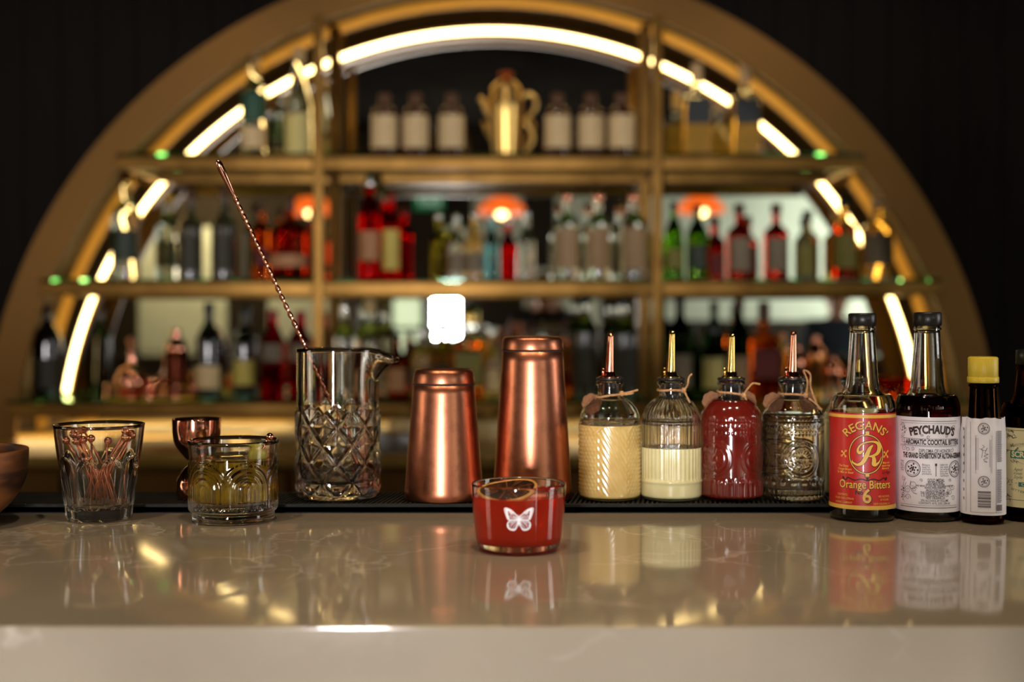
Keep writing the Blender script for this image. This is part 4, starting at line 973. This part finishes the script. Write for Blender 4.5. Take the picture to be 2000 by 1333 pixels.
for nm_, c in (('cream', (214, 186, 140)), ('white', (222, 214, 198)), ('yellow', (196, 176, 86)), ('navy', (20, 29, 34)), ('tan', (170, 120, 80)), ('green', (40, 84, 66)), ('dkgreen', (38, 50, 34)), ('grey', (118, 104, 84)), ('pink', (158, 128, 92)), ('maroon', (100, 24, 24)), ('olive', (120, 112, 40)), ('slate', (44, 38, 24)), ('buff', (206, 190, 120))):
    m_ = lab(nm_, c); v = texco(m_, (1, 1, 3)); f = noise(m_, v, 60, 2); d_ = tuple(k*.82 for k in srgb(*c)); L(m_, ramp(m_, f, [(.35, d_), (.6, srgb(*c))]), bsdf(m_).inputs['Base Color'])
PROF = {  # (radius fraction, height fraction) up to the mouth; last value: cap from
 'wine': ([(.0, .0), (.9, .0), (1, .02), (1, .56), (.97, .62), (.70, .71), (.40, .79), (.34, .84), (.33, .97), (.38, .975), (.38, 1.0), (0, 1.0)], .88, 1.06),
 'round': ([(.0, .0), (.93, .0), (1, .025), (1, .56), (.96, .62), (.75, .675), (.45, .71), (.34, .75), (.32, .88), (.36, .885), (.36, .90), (0, .90)], .87, 1.2),
 'square': ([(.0, .0), (.96, .0), (1, .02), (1, .60), (.97, .63), (.60, .66), (.34, .69), (.30, .74), (.30, .84), (0, .84)], .80, 1.35),
 'tall': ([(.0, .0), (.92, .0), (1, .02), (1, .62), (.95, .67), (.60, .74), (.42, .80), (.38, .86), (.38, .93), (0, .93)], .90, 1.1),
 'cone': ([(.0, .0), (.95, .0), (1, .02), (1, .42), (.92, .50), (.62, .68), (.42, .82), (.38, .92), (0, .92)], .88, 1.15),
 'bulb': ([(.0, .0), (.80, .0), (.93, .03), (1, .25), (1, .50), (.92, .60), (.62, .68), (.26, .72), (.20, .76), (.20, .88), (0, .88)], .84, 1.3),
 'small': ([(.0, .0), (.92, .0), (1, .03), (1, .48), (.90, .58), (.52, .70), (.38, .78), (.36, .92), (0, .92)], .90, 1.15),
 'apoth': ([(.0, .0), (.95, .0), (1, .02), (1, .60), (.97, .68), (.86, .75), (.62, .80), (.36, .83), (.34, .86), (0, .86)], .84, 1.3),
 'flask': ([(.0, .0), (.85, .0), (.97, .06), (1, .30), (.9, .48), (.5, .60), (.24, .66), (.2, .75), (.2, .93), (0, .93)], .88, 1.2),
}
KEY = {}
def sbottle(px, top, w, shelf, prof, name, label, g, cap, lbs=(), D=4.15, group=None, sq=None, fill=1, upper=None, cat='bottle', neck=None):
    zb = ZS[shelf]+.0004; H = Z(top, D)-zb; R = w/2*D/F; P, cz, cr = PROF[prof]
    o = thing(name, label, cat, (X(px, D), D, zb), 0, group)
    pts = smooth_prof([(r*R, z*H) for r, z in P[1:-1]], 3)
    pts = [(0, 0)]+pts+[(0, P[-1][1]*H)]
    mats = [g, upper or G_CLEAR]
    lathe('glass_body', pts, g, o, 28, square=sq, mats=mats, fmz=lambda z: 1 if z > fill*H else 0)
    rn = P[-2][0]*R*cr
    lathe('cap', [(0, cz*H), (rn, cz*H), (rn*1.02, cz*H+.002), (rn, H-.003), (rn*.9, H), (0, H)], cap, o, 20)
    for (a, b, m_) in lbs:
        m_ = MATS['label_'+m_]
        if sq:
            k = R*1.004; q = box('label', -k*.86, k*.86, -k-.0008, -k+.0006, a*H, b*H, m_, o)
        else:
            q = wrap('label', R*1.012, a*H, b*H, -1.15, 1.15, m_, o, 16)
        q['label'] = 'paper label'
    if neck:
        lathe('neck_foil', [(P[-2][0]*R*1.06, .80*H), (P[-2][0]*R*1.08, .80*H+.001), (P[-2][0]*R*1.08, cz*H)], neck, o, 20)
    return o
# top shelf
sbottle(497, 104, 50, 0, 'tall', 'spirit_bottle', 'tall clear bottle with a green band and cork, top shelf, left bay', G_CLEAR, CORK, [(.36, .62, 'green'), (.10, .30, 'cream')])
sbottle(584, 95, 54, 0, 'cone', 'spirit_bottle', 'long-necked clear bottle with cream label beside the left post, top shelf', G_CLEAR, CORK, [(.03, .40, 'buff')])
for i, (px, d) in enumerate([(751, 'farthest from the gold teapot, left of it'), (812, 'second in the trio left of the gold teapot'), (882, 'next to the gold teapot\'s spout'), (1089, 'beside the teapot handle'), (1154, 'middle of the trio right of the teapot'), (1213, 'farthest right of the teapot, by the right post')]):
    sbottle(px, 184, 54, 0, 'apoth', 'apothecary_bottle', 'brown apothecary bottle with cream label, '+d, BROWNG, CAPBR, [(.17, .66, 'cream')], group='brown apothecary bottles on the top shelf')
for px, d in ((1361, 'nearer the right post'), (1455, 'nearer the arch')):
    sbottle(px, 124, 56, 0, 'square', 'square_bottle', 'square bottle of golden spirit with navy label, top shelf, '+d, G_GOLD, CORK, [(.36, .62, 'navy')], sq=6, group='square bottles with navy labels', fill=.60)
# gold teapot-shaped shaker
D = 4.15; R = .052
SATG = mat('satin_gold', srgb(232, 190, 110), .28, .9)
tp = thing('teapot_shaker', 'gold teapot shaped cocktail shaker in the middle of the top shelf', 'cocktail shaker', (X(988, D), D, ZS[0]+.0004)); H = Z(136, D)-ZS[0]
lathe('pot_body', smooth_prof([(0, 0), (.042, 0), (.045, .006), (.043, .02), (.050, .10), (.056, .165), (.055, .195), (.047, .215), (.050, .222)], 5)+[(0, .222)], SATG, tp, 48)
lathe('pot_lid', smooth_prof([(.051, .222), (.048, .235), (.030, .255), (.012, .262), (.008, .268)], 5)+[(0, .268)], SATG, tp, 40)
lathe('lid_knob', smooth_prof([(0, .266), (.012, .270), (.024, .276), (.022, .283), (.0, .287)], 4), mat('copper_knob', srgb(196, 96, 50), .25, 1), tp, 24)
tube('spout', crv([(-.040, 0, .135), (-.060, 0, .165), (-.072, 0, .190), (-.088, 0, .202)], 6), .012, SATG, tp, 14, rfn=lambda t: lin(.017, .008, t))
tube('handle', crv([(.045, 0, .195), (.075, 0, .215), (.096, 0, .200), (.094, 0, .165), (.074, 0, .140), (.066, 0, .118), (.080, 0, .100), (.088, 0, .075), (.078, 0, .045), (.062, 0, .028)], 5), .0075, SATG, tp, 12)
# middle shelf
sbottle(246, 335, 54, 1, 'round', 'gin_bottle', 'clear bottle with dark green wrap, left end of the middle shelf', G_CLEAR, CAPGD, [(.18, .46, 'dkgreen')])
sbottle(372, 372, 46, 1, 'round', 'smoky_bottle', 'smoky dark bottle left of its twin on the middle shelf', TAUPE, CAPBR, [(.1, .5, 'slate')], group='smoky dark bottles')
sbottle(437, 368, 48, 1, 'round', 'smoky_bottle', 'smoky dark bottle behind the top of the bar spoon', TAUPE, CAPBR, [(.1, .5, 'slate')], group='smoky dark bottles')
sbottle(566, 385, 80, 1, 'bulb', 'whisky_bottle', 'squat dark amber whisky bottle left of the left post, middle shelf', G_WHI, CAPBR, [(.16, .30, 'tan')])
sbottle(512, 392, 34, 1, 'round', 'orange_reflection_bottle', 'narrow orange bottle standing in for a mirror reflection behind the bar spoon shaft', G_ORA, CAPBR, [(.2, .4, 'maroon')], D=4.24)  # added bottle in place of an orange reflection in the mirror
sbottle(722, 338, 44, 1, 'wine', 'red_aperitif_bottle', 'tallest bright red bottle with brown label, middle shelf', G_RED, CAPSIL, [(.18, .45, 'tan')], D=4.13)
sbottle(764, 378, 36, 1, 'tall', 'red_bitter_bottle', 'slim red bottle with yellow label, middle shelf', G_RED, CAPRED, [(.12, .58, 'yellow')])
smalls = [(857, 415, G_OLV, 'green tinged'), (892, 418, G_CLEAR, 'colourless'), (926, 412, G_GOLD, 'yellow'), (960, 418, G_BLU, 'pale blue'), (992, 425, G_RED, 'red'), (1028, 410, G_CLEAR, 'colourless, nearest the gin trio')]
for px, top, g, d in smalls:
    sbottle(px, top, 34, 1, 'small', 'miniature_bottle', 'small %s swing-top bottle in the row under the amber lamp%s' % (d, '' if d != 'colourless' else ', second from its left end'), g, CAPSIL, [(.12, .40, 'grey')] if px in (926, 892) else [], group='small bottles in the middle bay', upper=g)
for i, (px, d) in enumerate([(1107, 'nearest the small bottles'), (1168, 'middle of the three'), (1237, 'beside the right post')]):
    sbottle(px, 368, 48, 1, 'round', 'tequila_bottle', 'clear bottle with ornate pinkish label and copper cap, '+d, G_CLEAR, CAPCU, [(.12, .56, 'pink')], group='three clear bottles with copper caps')
sbottle(1316, 395, 36, 1, 'wine', 'green_bottle', 'bright green bottle touching the right post, middle shelf', G_GRN, CAPBK, [(.15, .40, 'olive')], group='green bottles')
sbottle(1362, 400, 42, 1, 'wine', 'green_bottle', 'wider green bottle second from the right post, middle shelf', G_GRN, CAPBK, [(.15, .45, 'dkgreen')], group='green bottles', D=4.12)
sbottle(1399, 432, 28, 1, 'small', 'ruby_miniature', 'short reddish brown bottle between the green and ruby bottles', G_RUBY, CAPBR, [(.1, .45, 'maroon')], D=4.2)
sbottle(1444, 398, 48, 1, 'round', 'ruby_bottle', 'ruby bottle with dark stopper and brown label, left one of the pair', G_RUBY, CAPBR, [(.12, .55, 'grey')], group='ruby bottle pair')
sbottle(1516, 398, 48, 1, 'round', 'ruby_bottle', 'ruby bottle with dark stopper and brown label, right one of the pair', G_RUBY, CAPBR, [(.12, .55, 'grey')], group='ruby bottle pair')
sbottle(1571, 425, 38, 1, 'round', 'olive_bottle', 'short olive green bottle with black stopper, middle shelf', mat('olive_ceramic', srgb(84, 78, 30), .4), CAPBK, [(.08, .55, 'olive')])
sbottle(1648, 385, 50, 1, 'round', 'rye_bottle', 'dark amber bottle with khaki label near the right arm of the arch', G_WHI, CAPBK, [(.14, .56, 'olive')], upper=G_GOLD, fill=.6)
sbottle(1714, 385, 60, 1, 'round', 'bourbon_bottle', 'broad clear bottle with khaki label and orange cork, end of middle shelf', G_GOLD, CORK, [(.18, .55, 'grey')])
# lower shelf
sbottle(92, 592, 56, 2, 'wine', 'wine_bottle', 'dark wine bottle with grey label at the far left of the lower shelf', BLACKG, CAPBR, [(.10, .42, 'slate')], group='dark wine bottles')
# copper set on a tray
D = 4.15; tray = thing('copper_tray', 'copper gallery tray holding small copper vessels, lower shelf left', 'tray', (X(305, D), D, ZS[2]+.0004))
lathe('tray_base', [(0, 0), (.155, 0), (.160, .003), (.160, .010), (.157, .010), (.155, .004), (0, .004)], COPPER_P, tray, 64, fn=lambda t, r, z, i: (r*(1 if abs(cos(t)) < 2 else 1), z))
for k in range(24):
    a = 2*pi*k/24; tube('gallery_post', [(.156*cos(a), .156*sin(a), .008), (.156*cos(a), .156*sin(a), .040)], .0022, COPPER_P, tray, 6)
tube('gallery_rail', [(.156*cos(2*pi*k/64), .156*sin(2*pi*k/64), .041) for k in range(65)], .003, COPPER_P, tray, 8)
v_ = thing('copper_decanter', 'round copper decanter with slender neck on the copper tray', 'decanter', (X(258, 4.13), 4.13, ZS[2]+.0050))
lathe('decanter_body', smooth_prof([(0, 0), (.028, 0), (.048, .03), (.050, .055), (.036, .085), (.014, .100), (.010, .12), (.011, .165)], 5)+[(0, .165)], COPPER_P, v_, 40)
lathe('stopper', smooth_prof([(0, .163), (.010, .166), (.014, .178), (.008, .192), (0, .194)], 4), COPPER_P, v_, 20)
v_ = thing('copper_shaker', 'dark copper cobbler shaker standing on the copper tray', 'cocktail shaker', (X(345, 4.12), 4.12, ZS[2]+.0050))
DCO = mat('dark_copper', srgb(110, 52, 34), .2, 1)
lathe('shaker_body', smooth_prof([(0, 0), (.034, 0), (.036, .01), (.040, .12), (.041, .135), (.034, .15)], 5)+[(0, .15)], DCO, v_, 40)
lathe('shaker_lid', smooth_prof([(.034, .15), (.032, .165), (.02, .185), (.015, .19), (.015, .21), (.010, .216)], 5)+[(0, .216)], COPPER_P, v_, 32)
for px, d in ((300, 'between the decanter and the shaker'), (385, 'beside the cream-labelled wine bottle')):
    v_ = thing('copper_cup', 'small copper cup on the copper tray '+d, 'cup', (X(px, 4.14), 4.14, ZS[2]+.0050), 0, 'copper cups on the tray')
    lathe('cup_wall', [(0, 0), (.018, 0), (.024, .01), (.026, .06), (.0245, .06), (.022, .012), (0, .003)], COPPER_P, v_, 32)
sbottle(408, 592, 50, 2, 'wine', 'wine_bottle', 'dark wine bottle with cream label right of the copper tray', BLACKG, CAPBK, [(.10, .34, 'cream')], group='dark wine bottles', D=4.12)
sbottle(478, 602, 44, 2, 'wine', 'wine_bottle', 'dark wine bottle with yellow label left of the magenta bottles', BLACKG, CAPBK, [(.14, .42, 'yellow')], group='dark wine bottles')
sbottle(533, 608, 46, 2, 'tall', 'magenta_bottle', 'deep magenta bottle with pale label, beside the yellow labelled wine', G_MAG, CAPRED, [(.42, .62, 'grey')], group='magenta bottles')
sbottle(588, 608, 46, 2, 'tall', 'magenta_bottle', 'deep magenta bottle seen behind the rim of the mixing glass', G_MAG, CAPRED, [(.42, .62, 'grey')], group='magenta bottles')
sbottle(672, 590, 36, 2, 'tall', 'vodka_bottle', 'clear bottle behind the mixing glass, beside the left post', G_CLEAR, CAPSIL, [(.1, .4, 'white')], group='clear bottles behind the mixing glass')
sbottle(722, 585, 58, 2, 'round', 'vodka_bottle', 'broad clear bottle behind the spout of the mixing glass', G_CLEAR, CORK, [(.1, .4, 'grey')], group='clear bottles behind the mixing glass')
sbottle(775, 652, 38, 2, 'small', 'amaro_bottle', 'short dark brown bottle between mixing glass and shorter copper tin', G_WHI, CAPBK, [(.1, .45, 'tan')])
sbottle(822, 640, 40, 2, 'round', 'rum_bottle', 'clear topped amber bottle behind the left edge of the shorter copper tin', G_GOLD, CAPSIL, [(.1, .42, 'grey')], upper=G_CLEAR, fill=.6)
sbottle(862, 630, 44, 2, 'round', 'rum_bottle', 'dark spirit bottle behind the middle of the shorter copper tin', G_AMB, CAPBK, [(.1, .42, 'slate')], upper=G_CLEAR, fill=.6)
sbottle(916, 598, 60, 2, 'square', 'decanter_bottle', 'square bottle of pale amber spirit between the two copper tins', G_AMB, CAPGD, [(.12, .50, 'olive')], sq=6, upper=G_CLEAR, fill=.55)
sbottle(960, 640, 36, 2, 'small', 'amber_miniature', 'small amber bottle at the left shoulder of the taller copper tin', G_GOLD, CAPSIL, [(.1, .4, 'cream')])
sbottle(1105, 650, 26, 2, 'small', 'orange_miniature', 'small orange bottle just right of the taller copper tin', G_ORA, CAPBR, [])
sbottle(1142, 575, 54, 2, 'tall', 'gin_bottle', 'dark square-shouldered bottle above the lattice-pressed syrup bottle', TAUPE, CAPBK, [(.12, .5, 'slate')], upper=G_CLEAR, fill=.62, group='dark bottles by the right post')
sbottle(1218, 580, 54, 2, 'tall', 'gin_bottle', 'dark bottle between the first two syrup pourers', TAUPE, CAPBK, [(.12, .5, 'slate')], upper=G_CLEAR, fill=.62, group='dark bottles by the right post')
sbottle(1328, 578, 48, 2, 'wine', 'green_wine_bottle', 'green wine bottle with grey label, behind the ribbed syrup bottle', G_DGRN, CAPBK, [(.10, .42, 'grey')])
sbottle(1393, 635, 46, 2, 'round', 'vermouth_bottle', 'dark green bottle with yellow-green label, lower shelf, right bay', G_DGRN, CAPBK, [(.12, .55, 'buff')])
sbottle(1443, 585, 48, 2, 'wine', 'vermouth_bottle', 'dark bottle with pale pinkish label behind the gold pourer of the red syrup', G_DGRN, CAPBR, [(.10, .42, 'pink')])
sbottle(1492, 590, 58, 2, 'square', 'orange_spirit_bottle', 'square orange-red spirit bottle on the lower shelf', G_ORA, CAPBR, [(.2, .5, 'maroon')], sq=5)
# copper bar tools at the right of the lower shelf
D = 4.14
for px, h, r, d in ((1556, .17, .030, 'tall, behind the copper pourer of the clear syrup'), (1592, .20, .034, 'tallest, left of the red-labelled bitters'), (1628, .13, .028, 'shorter, at the edge of the red-labelled bitters')):
    v_ = thing('copper_shaker', 'polished copper shaker, '+d, 'cocktail shaker', (X(px, D), D, ZS[2]+.0004), 0, 'copper shakers at the right')
    lathe('shaker_body', smooth_prof([(0, 0), (r*.8, 0), (r*.84, .006), (r, h*.62), (r*.96, h*.66)], 4)+[(0, h*.66)], COPPER_P if px != 1592 else mat('amber_copper', srgb(214, 140, 70), .14, 1), v_, 36)
    lathe('shaker_lid', smooth_prof([(r*.97, h*.66), (r*.9, h*.74), (r*.5, h*.86), (r*.4, h*.9), (r*.4, h*.98), (r*.3, h)], 4)+[(0, h)], COPPER_P, v_, 30)
for k, px in enumerate((1722, 1748, 1774)):
    v_ = thing('amber_tumbler', 'small ribbed amber tumbler on the lower shelf, '+('nearest the red-labelled bitters', 'behind the white-labelled bitters neck', 'closest to the arch')[k], 'glass', (X(px, D), D, ZS[2]+.0004), 0, 'amber tumblers')
    lathe('tumbler_body', [(0, 0), (.017, 0), (.020, .004), (.021, .065), (.0195, .065), (.018, .008), (0, .007)], G_ORA, v_, 40, fn=lambda t, r, z, i: (r*(1+.03*cos(12*t)), z))
# ---------------------------------------------------------------- odds and ends on the rear worktop
ZW = .9301
BOARDM = mat('light_board', srgb(176, 128, 66), .5); v = texco(BOARDM, (3, 30, 3)); f = noise(BOARDM, v, 4, 3); L(BOARDM, ramp(BOARDM, f, [(.3, srgb(156, 108, 52)), (.7, srgb(190, 142, 80))]), bsdf(BOARDM).inputs['Base Color'])
o = box('chopping_board', -.17, .17, -.12, .12, 0, .018, BOARDM, None, .004); o.location = (X(330, 3.75), 3.75, ZW); o.rotation_euler = (0, 0, .25); tag(o, 'light wooden chopping board on the rear worktop, seen between the two tumblers', 'chopping board')
PLATE = mat('cream_ceramic', srgb(206, 184, 138), .3); v = texco(PLATE); f = noise(PLATE, v, 20); L(PLATE, ramp(PLATE, f, [(.3, srgb(200, 178, 130)), (.7, srgb(212, 190, 146))]), bsdf(PLATE).inputs['Base Color'])
for k in range(3):
    o = lathe('side_plate', [(0, 0), (.045, 0), (.05, .003), (.085, .011), (.0845, .013), (.05, .006), (0, .005)], PLATE, None, 48, (X(548, 4.0), 4.0, ZW+.005*k)); tag(o, 'cream side plate on the rear worktop, '+('lowest', 'middle one', 'topmost')[k]+' of its stack', 'plate', 'stack of cream side plates')
for px, D, h, r, d in ((790, 3.95, .07, .05, 'behind the shorter copper tin\'s left edge'), (852, 4.1, .09, .045, 'standing deepest behind the shorter copper tin'), (952, 3.95, .065, .048, 'in the gap between the two copper tins')):
    o = thing('ceramic_jar', 'cream lidded jar on the rear worktop '+d, 'jar', (X(px, D), D, ZW), 0, 'cream jars on the rear worktop')
    lathe('jar_body', smooth_prof([(0, 0), (r*.8, 0), (r, h*.25), (r, h*.8), (r*.9, h)], 4)+[(0, h)], PLATE, o, 36); lathe('jar_lid', smooth_prof([(r*.92, h), (r*.9, h+.006), (r*.3, h+.014), (r*.2, h+.024), (r*.18, h+.028)], 4)+[(0, h+.029)], BR2, o, 30)
STEEL = mat('brushed_steel', (.5, .5, .48), .3, 1); v = texco(STEEL, (60, 2, 2)); f = noise(STEEL, v, 4); L(STEEL, ramp(STEEL, f, [(.3, (.25,)*3), (.7, (.36,)*3)]), bsdf(STEEL).inputs['Roughness'])
o = thing('steel_tub', 'low steel tub on the rear worktop behind the mixing glass', 'tub', (X(765, 3.62), 3.62, ZW))
box('tub_body', -.09, .09, -.05, .05, 0, .05, STEEL, o, .006); box('tub_rim', -.095, .095, -.055, .055, .05, .056, STEEL, o, .002)
